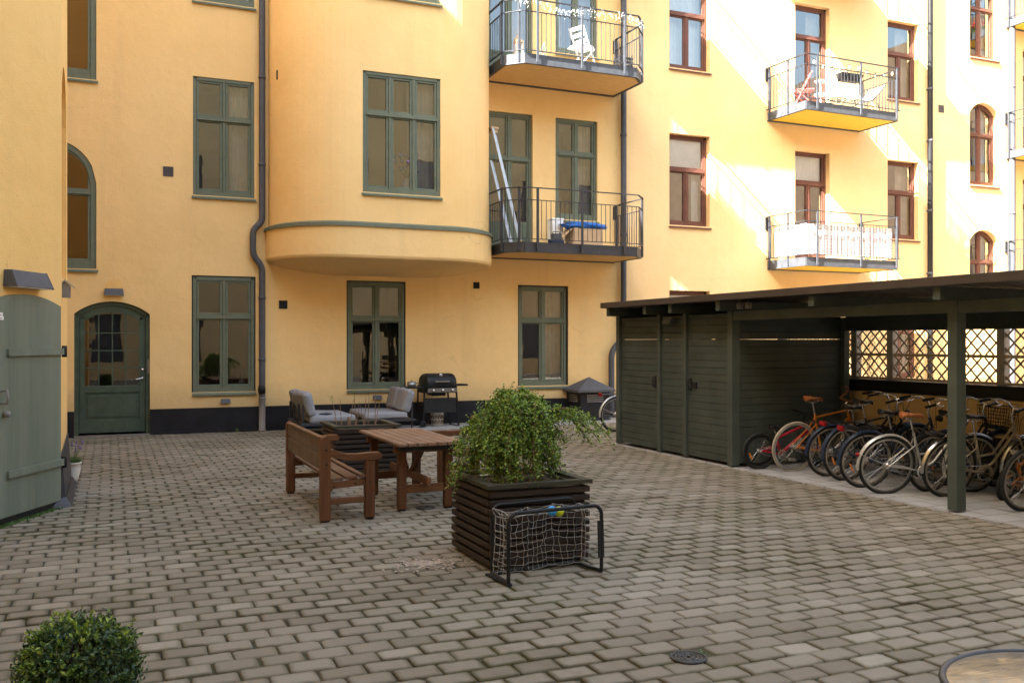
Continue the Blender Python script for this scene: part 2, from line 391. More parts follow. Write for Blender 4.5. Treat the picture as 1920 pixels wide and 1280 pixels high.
def mat_amber():
    m, n, b, _ = newmat('rippled table glass'); v = objvec(n, (1, 1, 1), (0, 0, .5))
    f = noise(n, objvec(n, (5, 16, 1), (0, 0, .6)), 2.2, 5, .6)
    cc = mixc(n, ramp(n, f, .3, .7), (.07, .06, .045), (.22, .185, .125))
    n.links.new(cc, b.inputs['Base Color']); b.inputs['Roughness'].default_value = .28; b.inputs['Coat Weight'].default_value = .25
    bump(n, b, noise(n, objvec(n, (9, 30, 1), (0, 0, .6)), 2.0, 3), .5, .006); return m
M['amberglass'] = mat_amber()
def mat_check():
    m, n, b, _ = newmat('white red check cloth'); t = nd(n, 'ShaderNodeTexCoord')
    sx = nd(n, 'ShaderNodeSeparateXYZ'); n.links.new(t.outputs['Object'], sx.inputs[0])
    u = mathn(n, 'ADD', sx.outputs[0], sx.outputs[1])
    wx = mathn(n, 'GREATER_THAN', mathn(n, 'FRACT', mathn(n, 'MULTIPLY', u, 5.6)), .62)
    wz = mathn(n, 'GREATER_THAN', mathn(n, 'FRACT', mathn(n, 'MULTIPLY', sx.outputs[2], 13.0)), .55)
    cc = mixc(n, mathn(n, 'MULTIPLY', wx, .45), (.76, .74, .72), (.55, .36, .30))
    cc = mixc(n, mathn(n, 'MULTIPLY', mathn(n, 'MULTIPLY', wx, wz), .6), cc, (.42, .18, .13))
    n.links.new(cc, b.inputs['Base Color']); b.inputs['Roughness'].default_value = .85; return m
M['check'] = mat_check()
def mat_bulb():
    m, n, b, _ = newmat('bulb glass'); b.inputs['Base Color'].default_value = (.8, .72, .58, 1); b.inputs['Roughness'].default_value = .15; return m
M['bulb'] = mat_bulb()
# ------------------------------------------------------------------ ground
YW = 18.65                      # plane of the long facade
gm = MB(); gm.add([(-70,-70,-.016),(90,-70,-.016),(90,90,-.016),(-70,90,-.016)], [(0,1,2,3)])
tag(gm.build('ground', M['joint']), kind='structure')
gm = MB()
for x0, x1, y0, y1 in ((-70,-4.2,-70,90),(12.2,90,-70,90),(-4.2,12.2,-70,.0),(-4.2,12.2,18.7,90)): gm.add([(x0,y0,-.003),(x1,y0,-.003),(x1,y1,-.003),(x0,y1,-.003)], [(0,1,2,3)])
tag(gm.build('outer_paving', M['paver']), kind='structure')
def stones():
    rnd = random.Random(77); BW, RH = .248, .165; V = []; F = []; E = []
    def oct_(hx, hy, c): return [(-hx+c,-hy),(hx-c,-hy),(hx,-hy+c),(hx,hy-c),(hx-c,hy),(-hx+c,hy),(-hx,hy-c),(-hx,-hy+c)]
    rows = int(18.7/RH)
    for j in range(rows):
        y = (j+.5)*RH; off = (j % 2)*BW*.5+rnd.uniform(-.006,.006)
        for i in range(int(16.4/BW)+1):
            x = -4.2+off+i*BW
            if x > 7.93 and y < 13.80 or (5.34 < x < 10.5 and 17.43 < y): continue
            if x > 12.0 or (x-2.94)**2+(y-4.31)**2 < .012: continue
            hx, hy = BW/2-rnd.uniform(.002,.0045)-(.006 if rnd.random() < .05 else 0), RH/2-rnd.uniform(.002,.0045); a = rnd.gauss(0,.012); ca, sa = math.cos(a), math.sin(a)
            px, py = x+rnd.gauss(0,.0022), y+rnd.gauss(0,.0022); dz = rnd.gauss(0,.0022); tx, ty = rnd.gauss(0,.010), rnd.gauss(0,.012)
            base = len(V); cc = rnd.uniform(.010,.024); jit = [(rnd.gauss(0,.0016), rnd.gauss(0,.0016)) for _ in range(8)]
            for ins, z, ev in ((0,-.016,1.0),(.002,-.006,1.0),(.008,-.0008,.8),(.032,.0,.0)):
                for k, (u, v) in enumerate(oct_(hx-ins, hy-ins, cc*(1-ins*8))):
                    if ins < .03: u += jit[k][0]; v += jit[k][1]
                    V.append((px+u*ca-v*sa, py+u*sa+v*ca, z+dz+u*tx+v*ty if z > -.01 else z)); E.append(ev)
            for r in range(3):
                for k in range(8): l = (k+1) % 8; F.append((base+r*8+k, base+r*8+l, base+r*8+8+l, base+r*8+8+k))
            F.append(tuple(base+24+k for k in range(8)))
    me = bpy.data.meshes.new('courtyard_paving'); me.from_pydata(V, [], F); me.materials.append(M['stone'])
    at = me.attributes.new('edge', 'FLOAT', 'POINT'); at.data.foreach_set('value', E); me.update()
    o = bpy.data.objects.new('courtyard_paving', me); col.objects.link(o); tag(o, kind='structure')
stones()
g2 = MB(); g2.add([(7.86,2.0,.012),(10.15,2.0,.012),(10.15,13.9,.012),(7.86,13.9,.012),(7.86,2.0,-.015),(7.86,13.9,-.015)], [(0,1,2,3),(0,3,5,4)])
tag(g2.build('shed_floor', M['slab']), kind='structure')
g3 = MB(); g3.add([(5.2,17.35,.012),(10.6,17.35,.012),(10.6,18.62,.012),(5.2,18.62,.012),(5.2,17.35,-.015),(10.6,17.35,-.015)], [(0,1,2,3),(0,1,5,4)])
tag(g3.build('slab_path', M['slab']), kind='structure')

# ------------------------------------------------------------------ walls with openings (built in local u,z; y into the wall)
def arc_top(o):
    x0, x1, z1, h = o['x0'], o['x1'], o['z1'], o.get('rise', 0)
    if not h: return [(x0, z1), (x1, z1)]
    hw = (x1-x0)/2; Rr = (hw*hw+h*h)/(2*h); xc = (x0+x1)/2; n = 20
    return [(x0+(x1-x0)*i/n, z1-Rr+math.sqrt(max(0, Rr*Rr-(x0+(x1-x0)*i/n-xc)**2))) for i in range(n+1)]
def wall(mb, X0, X1, Z0, Z1, Y, ops):
    xs = sorted({X0, X1, *[o['x0'] for o in ops], *[o['x1'] for o in ops]}); xs = [x for x in xs if X0 <= x <= X1]
    zs = sorted({Z0, Z1, *[o['z0'] for o in ops], *[o['z1'] for o in ops]}); zs = [z for z in zs if Z0 <= z <= Z1]
    for i in range(len(xs)-1):
        j = 0
        while j < len(zs)-1:
            def hole(j):
                cx, cz = (xs[i]+xs[i+1])/2, (zs[j]+zs[j+1])/2
                return any(o['x0'] < cx < o['x1'] and o['z0'] < cz < o['z1'] for o in ops)
            if hole(j): j += 1; continue
            k = j
            while k < len(zs)-1 and not hole(k): k += 1
            mb.add([(xs[i],Y,zs[j]),(xs[i+1],Y,zs[j]),(xs[i+1],Y,zs[k]),(xs[i],Y,zs[k])], [(0,1,2,3)]); j = k
    for o in ops:
        d = o['dep']; top = arc_top(o); x0, x1, z0 = o['x0'], o['x1'], o['z0']
        for (a, b) in zip(top[:-1], top[1:]):
            if o.get('rise'): mb.add([(a[0],Y,a[1]),(b[0],Y,b[1]),(b[0],Y,o['z1']),(a[0],Y,o['z1'])], [(0,1,2,3)])
            mb.add([(a[0],Y,a[1]),(b[0],Y,b[1]),(b[0],Y+d,b[1]),(a[0],Y+d,a[1])], [(3,2,1,0)])
        mb.add([(x0,Y,z0),(x0,Y,top[0][1]),(x0,Y+d,top[0][1]),(x0,Y+d,z0)], [(0,1,2,3)])
        mb.add([(x1,Y,z0),(x1,Y,top[-1][1]),(x1,Y+d,top[-1][1]),(x1,Y+d,z0)], [(3,2,1,0)])
        mb.add([(x0,Y,z0),(x1,Y,z0),(x1,Y+d,z0),(x0,Y+d,z0)], [(0,1,2,3)])
    return mb
def arch_strip(mb, o, inset0, inset1, y0, y1):
    """curved or straight head bar between two insets from the opening's top line"""
    a = dict(o); a['x0'] += inset0; a['x1'] -= inset0; a['z1'] -= inset0
    b = dict(o); b['x0'] += inset1; b['x1'] -= inset1; b['z1'] -= inset1
    if o.get('rise'):
        a['rise'] = max(.02, o['rise']*(a['x1']-a['x0'])/(o['x1']-o['x0'])); b['rise'] = max(.02, o['rise']*(b['x1']-b['x0'])/(o['x1']-o['x0']))
    A, B = arc_top(a), arc_top(b); n = len(A)
    for i in range(n-1):
        p, q, r, s = A[i], A[i+1], B[i+1], B[i]
        vs = [(p[0],y0,p[1]),(q[0],y0,q[1]),(r[0],y0,r[1]),(s[0],y0,s[1]),(p[0],y1,p[1]),(q[0],y1,q[1]),(r[0],y1,r[1]),(s[0],y1,s[1])]
        mb.add(vs, [(0,1,2,3),(7,6,5,4),(2,3,7,6),(0,1,5,4)])
    return A[0][1], B[0][1]
WN = [0]
def window(parent, x0, x1, z0, z1, yf, mat, cols=2, trans=.66, rise=0, sill=None, curtain=None, door=False, fr=.065, upcols=None, room=True, flip=1, low=0.0, dark=False):
    """yf = front plane of the outer frame. Parts: window > casement (each), pane, sill, room, curtain"""
    o = dict(x0=x0, x1=x1, z0=z0, z1=z1, rise=rise); upcols = upcols or cols
    f = MB(); y0, y1 = yf, yf+.09
    zt0, zt1 = arch_strip(f, o, 0, fr, y0, y1)
    f.box(x0, x0+fr, y0, y1, z0, zt0); f.box(x1-fr, x1, y0, y1, z0, zt0)
    f.box(x0+fr, x1-fr, y0+.004, y1, z0, z0+fr*(.7 if door else 1.35))
    W = x1-x0-2*fr; zb = z0+fr*(.7 if door else 1.35); ztr = zb+(z1-fr-zb)*trans; tb = .055; mw = .055
    f.box(x0+fr, x1-fr, y0-.006, y1, ztr-tb/2, ztr+tb/2)
    f.box(x0+fr, x1-fr, y0-.02, y0-.006, ztr-tb/2-.012, ztr-tb/2+.012)
    def split(c): return [x0+fr+W*i/c for i in range(c+1)]
    lo, up = split(cols), split(upcols)
    topz = lambda x: z1-fr
    if rise:
        oi = dict(x0=x0+fr, x1=x1-fr, z0=z0, z1=z1-fr, rise=rise*W/(x1-x0)); tp = arc_top(oi)
        def topz(x):
            for a, b in zip(tp[:-1], tp[1:]):
                if a[0]-1e-6 <= x <= b[0]+1e-6: return a[1]+(b[1]-a[1])*(x-a[0])/(b[0]-a[0])
            return tp[0][1]
    for x in lo[1:-1]: f.box(x-mw/2, x+mw/2, y0+.002, y1, zb, ztr-tb/2)
    for x in up[1:-1]: f.box(x-mw/2, x+mw/2, y0+.002, y1, ztr+tb/2, topz(x))
    wo = f.build('balcony_door' if door else 'window', mat, parent, .004, 1)
    pane = MB(); yp = yf+.052
    def casement(xa, xb, za, zbt, curved):
        c = MB(); sw = .042; ys, ye = yf+.018, yf+.07
        xa += .004; xb -= .004
        if not curved:
            c.box(xa, xa+sw, ys, ye, za, zbt); c.box(xb-sw, xb, ys, ye, za, zbt); c.box(xa+sw, xb-sw, ys, ye, zbt-sw, zbt)
            zl = za+sw*1.2
            if door and za < ztr-.3 and za == zb:
                zl = za+.62
                c.box(xa+sw, xb-sw, ys+.012, ye-.012, za+.1, zl-.06); c.box(xa+sw, xb-sw, ys, ye, zl-.06, zl); c.box(xa+sw, xb-sw, ys, ye, za, za+.1)
            else: c.box(xa+sw, xb-sw, ys, ye, za, zl)
            pane.add([(xa+sw-.005,yp,zl-.005),(xb-sw+.005,yp,zl-.005),(xb-sw+.005,yp,zbt-sw+.005),(xa+sw-.005,yp,zbt-sw+.005)], [(0,1,2,3)])
        else:
            n = 10; xsn = [xa+(xb-xa)*i/n for i in range(n+1)]
            c.box(xa, xa+sw, ys, ye, za, topz(xa+sw/2)-.004); c.box(xb-sw, xb, ys, ye, za, topz(xb-sw/2)-.004); c.box(xa+sw, xb-sw, ys, ye, za, za+sw)
            for p, q in zip(xsn[:-1], xsn[1:]):
                a, b = topz(p)-.003, topz(q)-.003
                c.add([(p,ys,a),(q,ys,b),(q,ys,b-sw),(p,ys,a-sw),(p,ye,a),(q,ye,b),(q,ye,b-sw),(p,ye,a-sw)], [(0,1,2,3),(7,6,5,4),(2,3,7,6),(0,1,5,4)])
                pane.add([(p,yp,za+sw),(q,yp,za+sw),(q,yp,b-sw+.004),(p,yp,a-sw+.004)], [(0,1,2,3)])
        c.build('casement', mat, wo, .004, 1)
    for a, b in zip(lo[:-1], lo[1:]):
        casement(a+(mw/2 if a > x0+fr+.01 else 0), b-(mw/2 if b < x1-fr-.01 else 0), zb, ztr-tb/2, False)
    for a, b in zip(up[:-1], up[1:]):
        casement(a+(mw/2 if a > x0+fr+.01 else 0), b-(mw/2 if b < x1-fr-.01 else 0), ztr+tb/2, z1-fr, bool(rise))
    pane.build('pane', M['glass'], wo)
    if sill:
        s = MB(); ex = sill if isinstance(sill, float) else .035; ys = yf-.13 if yf > YW+.05 or yf < YW-.5 else yf-.10
        ys = sill_y[0]
        s.add([(x0-.02,ys,z0-.075),(x1+.03,ys,z0-.075),(x1+.03,yf+.03,z0-.02),(x0-.02,yf+.03,z0-.02),
               (x0-.02,ys,z0-.04),(x1+.03,ys,z0-.04),(x1+.03,yf+.03,z0+.012),(x0-.02,yf+.03,z0+.012)],
              [(3,2,1,0),(4,5,6,7),(0,1,5,4),(1,2,6,5),(2,3,7,6),(3,0,4,7)])
        s.build('sill', mat, wo, .004, 1)
    if room:
        r = MB(); a, b, c, d, e, g = x0-.35, x1+.35, yf+.14, yf+2.4, z0-(.15 if door else .5), z1+.3
        r.add([(a,c,e),(b,c,e),(b,d,e),(a,d,e),(a,c,g),(b,c,g),(b,d,g),(a,d,g)], [(0,1,2,3),(7,6,5,4),(2,6,7,3),(1,2,6,5),(0,4,7,3)])
        # inner wall round the opening so no daylight leaks in beside the frame
        for q in ((a,x0,e,g),(x1,b,e,g),(x0,x1,e,z0),(x0,x1,z1,g)):
            r.add([(q[0],c,q[2]),(q[1],c,q[2]),(q[1],c,q[3]),(q[0],c,q[3])], [(0,1,2,3)])
        r.build('room', M['roomdark'] if dark else M['room'], wo)
    if curtain:
        cu = MB(); rnd = random.Random(WN[0]); WN[0] += 1
        def cloth(xa, xb, za, zb2, y, amp, n):
            vs = []
            for i in range(n+1):
                x = xa+(xb-xa)*i/n; yy = y+amp*math.sin(i*1.9+rnd.random())*.6+amp*.4*rnd.random()
                vs += [(x, yy, za), (x+rnd.uniform(-.01,.01), yy, zb2)]
            cu.add(vs, [(2*i, 2*i+2, 2*i+3, 2*i+1) for i in range(n)], True)
        yc = yf+.26; cm = M['curtain']
        if curtain == 'sides':
            cloth(x0+.02, x0+.30*(x1-x0), z0-.1, z1-.05, yc, .05, 14); cloth(x1-.30*(x1-x0), x1-.02, z0-.1, z1-.05, yc, .05, 14)
        elif curtain == 'right': cloth(x1-.38*(x1-x0), x1-.02, z0-.1, z1-.05, yc, .05, 16)
        elif curtain == 'full': cloth(x0+.02, x1-.02, z0-.1, z1-.05, yc, .035, 40); cm = M['curtainw']
        elif curtain == 'blind':
            cu.add([(x0+.06,yf+.1,ztr),(x1-.06,yf+.1,ztr),(x1-.06,yf+.1,z1-.07),(x0+.06,yf+.1,z1-.07)], [(0,1,2,3)])
            cloth(x1-.22*(x1-x0), x1-.06, z0-.1, ztr, yc, .04, 10); cm = M['curtainw']
        elif curtain == 'top': cloth(x0+.05, x1-.05, ztr+.02, z1-.06, yf+.15, .02, 30); cm = M['curtainw']
        elif curtain == 'whitesides':
            cloth(x0+.02, x0+.34*(x1-x0), z0-.1, z1-.05, yc, .05, 14); cloth(x1-.34*(x1-x0), x1-.02, z0-.1, z1-.05, yc, .05, 14); cm = M['curtainw']
        cu.build('blind' if curtain == 'blind' else 'curtain', cm, wo)
    return wo
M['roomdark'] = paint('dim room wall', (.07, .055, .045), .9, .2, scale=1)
sill_y = [YW-.06]
ST = 3.735
def bld(name, label): return thing(name, label, 'building')

# ---- left facade: green windows, round bay
B1 = bld('apartment_building', 'ochre rendered apartment house with sage green windows and a rounded bay')
B2 = bld('apartment_building', 'ochre apartment house with red brown windows, partly sunlit, behind the bike shed')
SEAM = 10.94; TOP = 13.6
opsA = []
def opn(l, x0, x1, z0, z1, dep, rise=0): o = dict(x0=x0, x1=x1, z0=z0, z1=z1, dep=dep, rise=rise); l.append(o); return o
# door, stair windows
opn(opsA, -.59, .697, .03, 2.49, .16, .23)
opn(opsA, -1.78, -.22, 3.08, 5.42, .08, .76)
opn(opsA, -1.78, -.22, 6.55, 9.2, .08)
GA = [(1.464, 2.605, .78, 2.99), (1.464, 2.605, 4.55, 6.82), (1.464, 2.605, 8.28, 10.55)]
def low(x0, x1, z0, z1): return (x0-.024, x1+.024, z0-.002, z1+.026)
for k, q in enumerate(GA): opn(opsA, *(low(*q) if k == 0 else q), .07)
GB = (4.457, 5.66, .77, 2.97); opn(opsA, *low(*GB), .07)
GC = (8.277, 9.47, .77, 2.97); opn(opsA, *low(*GC), .10)
for k in (0, 1):
    opn(opsA, 7.52, 8.61, 3.62+.2+k*ST-.1, 6.77+k*ST, .12)
    opn(opsA, 9.174, 10.24, 4.50+k*ST, 6.77+k*ST, .10)
wm = wall(MB(), -6.0, SEAM, 0, TOP, YW, opsA)
wm.add([(-6,YW,TOP),(SEAM,YW,TOP),(SEAM,YW+9,TOP),(-6,YW+9,TOP)], [(0,1,2,3)])
wm.build('wall', M['stucco'], B1)
# plinth
pm = MB()
pm.box(-2.15, -.59, YW-.03, YW-.001, 0, .475); pm.box(.697, SEAM, YW-.03, YW-.001, 0, .48)
pm.box(-2.15, -.59, YW-.045, YW-.03, 0, .045); pm.box(.697, SEAM, YW-.045, YW-.03, 0, .045)
pm.build('plinth', M['plinth'], B1)
# front door
fd = MB(); od = dict(x0=-.59, x1=.697, z0=.03, z1=2.49, rise=.23); yd = YW+.06
_, zt = arch_strip(fd, od, 0, .075, yd, yd+.1)
zs_ = 2.26
fd.box(-.59, -.515, yd, yd+.1, .03, zs_); fd.box(.622, .697, yd, yd+.1, .03, zs_)
fdo = fd.build('front_door', M['doorgreen'], B1, .005, 1)
lf = MB(); y0, y1 = yd+.03, yd+.085; ol = dict(x0=-.51, x1=.617, z0=.06, z1=2.41, rise=.20)
gx0, gx1, gz0 = -.415, .515, .93
arch_strip(lf, ol, 0, .115, y0, y1)
lf.box(-.51, gx0, y0, y1, .06, 2.21); lf.box(gx1, .617, y0, y1, .06, 2.21)
lf.box(gx0, gx1, y0, y1, .06, .30); lf.box(gx0, gx1, y0, y1, .80, gz0)
lf.box(gx0, gx1, y0+.02, y1-.01, .30, .80); lf.box(gx0+.05, gx1-.05, y0+.005, y0+.02, .35, .75)
lf.build('door_leaf', M['doorgreen'], fdo, .006, 2)
mt = MB(); gt = lambda x: 2.285-.16*((x-.05)/.47)**2
for i in range(1, 4):
    x = gx0+(gx1-gx0)*i/4; mt.box(x-.012, x+.012, y0+.008, y1-.008, gz0, gt(x)+.02)
for i in range(1, 4):
    z = gz0+.325*i; mt.box(gx0, gx1, y0+.010, y1-.010, z-.012, z+.012)
mt.build('glazing_bars', M['doorgreen'], fdo, .003, 1)
pn = MB(); pn.add([(gx0,yd+.055,gz0),(gx1,yd+.055,gz0),(gx1,yd+.055,2.30),(gx0,yd+.055,2.30)], [(0,1,2,3)]); pn.build('pane', M['glass'], fdo)
rm = MB(); rm.add([(-.6,YW+.2,0),(.7,YW+.2,0),(.7,YW+3,0),(-.6,YW+3,0),(-.6,YW+.2,2.6),(.7,YW+.2,2.6),(.7,YW+3,2.6),(-.6,YW+3,2.6)], [(0,1,2,3),(7,6,5,4),(2,6,7,3),(1,2,6,5),(0,4,7,3)]); rm.build('hallway', M['roomdark'], fdo)
hd = MB(); hd.lathe([(.0,-.02),(.026,-.02),(.026,0),(0,0)], 16, (.57, y0, 1.22), 'y'); hd.tube([(.57,y0,1.06),(.57,y0-.05,1.06),(.545,y0-.055,1.058),(.45,y0-.05,1.04)], .011, 8); hd.lathe([(.0,-.012),(.024,-.012),(.024,0),(0,0)], 16, (.57, y0, 1.06), 'y')
hd.build('handle', M['chrome'], fdo)
st_ = MB(); st_.box(-.59, .697, YW-.05, YW+.16, 0, .03); st_.build('threshold_or_gap', M['castiron'], fdo)
tag(fdo, 'dark green arched door with sixteen small panes')
ky = MB(); ky.box(.655, .69, yd-.02, yd, 1.15, 1.42); ky.build('entry_reader', M['castiron'], fdo, .004)
# stair windows and green windows
sill_y[0] = YW-.05
window(B1, -1.78, -.22, 3.08, 5.42, YW+.02, M['green'], 2, .60, .74, True, None, fr=.10)
window(B1, -1.78, -.22, 6.55, 9.2, YW+.02, M['green'], 2, .82, 0, True, None, fr=.10)
for k, q in enumerate(GA): window(B1, *q, YW+.015, M['green'], 2, .66, 0, True, [None, 'right', 'sides'][k], dark=(k == 0))
window(B1, *GB, YW+.02, M['green'], 2, .66, 0, True, None, dark=True)
window(B1, *GC, YW+.05, M['green'], 2, .66, 0, True, 'right')
for k in (0, 1):
    window(B1, 7.52, 8.61, 3.72+k*ST, 6.77+k*ST, YW+.06, M['green'], 2, .68, 0, None, 'right' if k else None, door=True)
    window(B1, 9.174, 10.24, 4.50+k*ST, 6.77+k*ST, YW+.05, M['green'], 2, .66, 0, True, 'sides' if k else 'right')
gp = MB()
for (x0, x1, z0, z1), d in ((GA[0], .06), (GB, .06), (GC, .09)):
    gp.box(x0-.023, x0+.004, YW+.022, YW+d, z0, z1+.024); gp.box(x1-.004, x1+.023, YW+.022, YW+d, z0, z1+.024); gp.box(x0, x1, YW+.024, YW+d-.002, z1-.004, z1+.0245)
    gp.build('frame_gap_shade', M['black'], B1); gp = MB()  # black strips painted as the shadow gap round the ground-floor frames
# bay
YB = 17.05; BX0, BX1 = 2.87, 7.41; FX0, FX1 = 4.17, 6.11; BZ0, BZ1 = 3.95, TOP
def bay_prof(off=0, n=16):
    L = []
    for i in range(n+1):
        t = math.pi/2*i/n; L.append((FX0-(FX0-BX0+off)*math.cos(t), YW-(YW-YB+off)*math.sin(t)))
    return L + [((FX0+FX1)*1.0-x, y) for x, y in reversed(L)]
bw = MB(); bo = []
for k in (0, 1): opn(bo, 4.36, 5.90, 4.56+k*ST, 6.84+k*ST, .09)
wall(bw, FX0, FX1, BZ0, BZ1, YB, bo)
pf = bay_prof(); nh = 17
for L in (pf[:nh], pf[nh:]):
    for a, b in zip(L[:-1], L[1:]): bw.add([(a[0],a[1],BZ0),(b[0],b[1],BZ0),(b[0],b[1],BZ1),(a[0],a[1],BZ1)], [(0,1,2,3)], True)
# lower band, lip and cove under the bay
po = bay_prof(.055); pi_ = bay_prof(.03)
rings = [[(x, y, z) for x, y in bay_prof(off)] for off, z in ((.03, 3.95), (.055, 3.90), (.055, 3.37), (.035, 3.325), (.0, 3.305))]
lip = rings[-1]
for t_ in (.12, .3, .5, .7, .88, 1.0):
    ring = []
    for x, y, z in lip:
        xw = 5.14+(x-5.14)*.985; zw = 3.30-.25*max(0, 1-((xw-5.14)/2.27)**2)**.8; ring.append((x+(xw-x)*t_, y+(YW-.001-y)*t_, z+(zw-z)*t_**1.15))
    rings.append(ring)
for A, B in zip(rings[:-1], rings[1:]):
    n = len(A); bw.add(A+B, [(i, i+1, n+i+1, n+i) for i in range(n-1)], True)
bw.build('bay', M['stucco'], B1)
cr = MB(); A = [(x, y, 4.00) for x, y in bay_prof(.0)]; B = [(x, y, 3.965) for x, y in bay_prof(.085)]; C = [(x, y, 3.90) for x, y in bay_prof(.09)]; D = [(x, y, 3.90) for x, y in bay_prof(.056)]
n = len(A)
for p, q in ((A, B), (B, C), (C, D)): cr.add(p+q, [(i, i+1, n+i+1, n+i) for i in range(n-1)], True)
cr.build('cornice_flashing', M['green'], B1)
sill_y[0] = YB-.05
for k in (0, 1): window(B1, 4.36, 5.90, 4.56+k*ST, 6.84+k*ST, YB+.02, M['green'], 3, .66, 0, True, 'right')
# vase and sofa back behind the bay window
# ---- right facade: brown windows
sill_y[0] = YW-.05
opsB = []
BA = [(12.18, 13.33, 4.52+k*ST, 6.70+k*ST) for k in (-1, 0, 1)]
BB = [(15.93, 17.05, 3.68+k*ST, 6.60+k*ST) for k in (0, 1)]
BC = [(19.03, 20.14, 4.50+k*ST, 6.60+k*ST) for k in (-1, 0, 1)]
BD = [(22.08, 23.2, 6.15+k*3.58, 8.47+k*3.58) for k in (-1, 0, 1)]
BE = [(24.2, 25.35, 3.4+.2+k*ST, 6.45+k*ST) for k in (0, 1)]
for L, dp in ((BA, .22), (BB, .22), (BC, .22), (BE, .22)):
    for q in L: opn(opsB, *q, dp)
for q in BD: opn(opsB, *q, .24, .30)
wm = wall(MB(), SEAM, 34, 0, TOP, YW, opsB)
wm.add([(SEAM,YW,TOP),(34,YW,TOP),(34,YW+9,TOP),(SEAM,YW+9,TOP)], [(0,1,2,3)])
wm.build('wall', M['stucco2'], B2)
pm = MB(); pm.box(SEAM, 34, YW-.03, YW-.001, 0, .48); pm.build('plinth', M['plinth'], B2)
yb = YW+.14
for k, q in enumerate(BA): window(B2, *q, yb, M['brown'], 2, .62, 0, True, ['blind', 'blind', 'full'][k], upcols=1)
for k, q in enumerate(BB): window(B2, *q, yb, M['brown'], 2, .74, 0, None, 'top' if k == 0 else 'right', door=True, upcols=1)
for k, q in enumerate(BC): window(B2, *q, yb, M['brown'], 2, .60, 0, True, 'right', upcols=1)
for k, q in enumerate(BD): window(B2, *q, yb+.02, M['brown'], 2, .62, .28, True, 'whitesides')
for k, q in enumerate(BE): window(B2, *q, yb, M['brown'], 2, .74, 0, None, 'full', door=True, upcols=1)

# ---- left wing (its canted wall carries the wooden gate) 
B3 = bld('apartment_building', 'rough ochre wing with arched niche and wooden gate at the near left')
WX = -.475; A0 = Vector((WX, 10.95)); DIR = Vector((-.455, -.89)).normalized(); WT = 15.2
dw = MB()
wall(dw, -1.32, -.06, 0.0, WT, 0, [dict(x0=-1.26, x1=-.1, z0=.02, z1=2.19, dep=.05, rise=.11)])
wall(dw, -4.2, -1.32, 0, WT, 0, []); wall(dw, -.06, 0, 0, WT, 0, [])
# local frame of the canted wall: x runs from the far corner towards the camera as negative u
uX = -DIR; nrm = Vector((uX.y, -uX.x))      # outward normal
if nrm.x < 0: nrm = -nrm
CM = Matrix(((uX.x, -nrm.x, 0, A0.x), (uX.y, -nrm.y, 0, A0.y), (0, 0, 1, 0), (0, 0, 0, 1)))
dw.xf(CM)
nw = wall(MB(), 0, 1.65, 0, WT, 0, [dict(x0=.2, x1=1.4, z0=2.46, z1=4.86, dep=.3, rise=.55)])
nw.add([(.2,.3,2.46),(1.4,.3,2.46),(1.4,.3,4.9),(.2,.3,4.9)], [(0,1,2,3)])
nw.xf(Matrix(((0, -1, 0, WX), (1, 0, 0, A0.y), (0, 0, 1, 0), (0, 0, 0, 1))))
wg = MB(); wg.join(dw); wg.join(nw)
e = A0+DIR*4.2
ring = [(WX, A0.y+1.65), (-2.2, A0.y+1.65), (-2.2, YW-.002), (-9, YW-.002), (-9, -8), (-3.6, -8), (-3.6, 5), (e.x, e.y)]
for a, b in zip(ring[:-1], ring[1:]): wg.add([(a[0],a[1],0),(b[0],b[1],0),(b[0],b[1],WT),(a[0],a[1],WT)], [(0,1,2,3)])
wg.add([(x, y, WT) for x, y in ring]+[(A0.x, A0.y, WT)], [tuple(range(len(ring)+1))])
wg.build('wall', M['stucco3'], B3)
pm = MB()
F0 = A0.y-.02; zt_ = .60
pm.add([(WX+.055,F0,0),(WX+.055,A0.y+1.66,0),(WX+.012,A0.y+1.66,zt_+.02),(WX+.012,F0,zt_-.06),(WX-.10,F0-.16,0),(WX-.10,F0-.16,zt_-.08)],
       [(0,1,2,3),(4,0,3,5)])
pm.add([(WX+.012,F0,zt_-.06),(WX+.012,A0.y+1.66,zt_+.02),(WX-.02,A0.y+1.66,zt_+.06),(WX-.02,F0,zt_)], [(0,1,2,3)])
pm.add([(WX+.055,A0.y+1.66,0),(WX-.2,A0.y+1.66,0),(WX-.2,A0.y+1.66,zt_),(WX+.012,A0.y+1.66,zt_+.02)], [(0,1,2,3)])
pm.add([(WX+.055,F0,.1),(WX+.055,A0.y+1.66,.1),(WX+.11,A0.y+1.68,.0),(WX+.11,F0-.04,.0)], [(0,1,2,3)])
pm.add([(WX+.11,F0-.04,.0),(WX+.055,F0,.1),(WX-.1,F0-.16,.09),(WX-.08,F0-.2,0)], [(0,1,2,3)])
pm.build('plinth', M['darksteel'], B3)
# wooden gate on the canted wall
gt_ = MB(); og = dict(x0=-1.28, x1=-.075, z0=.075, z1=2.215, rise=.10)
T = arc_top(og)
gt_.prism([(-1.28,-.045,.075),(-.075,-.045,.075)]+[(x,-.045,z) for x, z in reversed(T)], (0,.06,0))
gt_.xf(CM); go = gt_.build('wooden_gate', M['gategreen'], B3, .004, 1)
for z in (1.645, .477):
    s1 = MB(); s1.prism([(-1.02,-.072,z-.035),(-.05,-.072,z-.035),(-.05,-.072,z+.035),(-1.02,-.072,z+.035)], (0,.027,0)); s1.xf(CM); s1.build('strap', M['gategreen'], go, .006, 2)
    s2 = MB(); s2.lathe([(0,-.06),(.026,-.06),(.026,.06),(0,.06)], 12, (-.035,-.06,z)); s2.box(-.05, .02, -.06, -.02, z-.03, z+.03); s2.xf(CM); s2.build('hinge', M['black'], go, .003, 1)
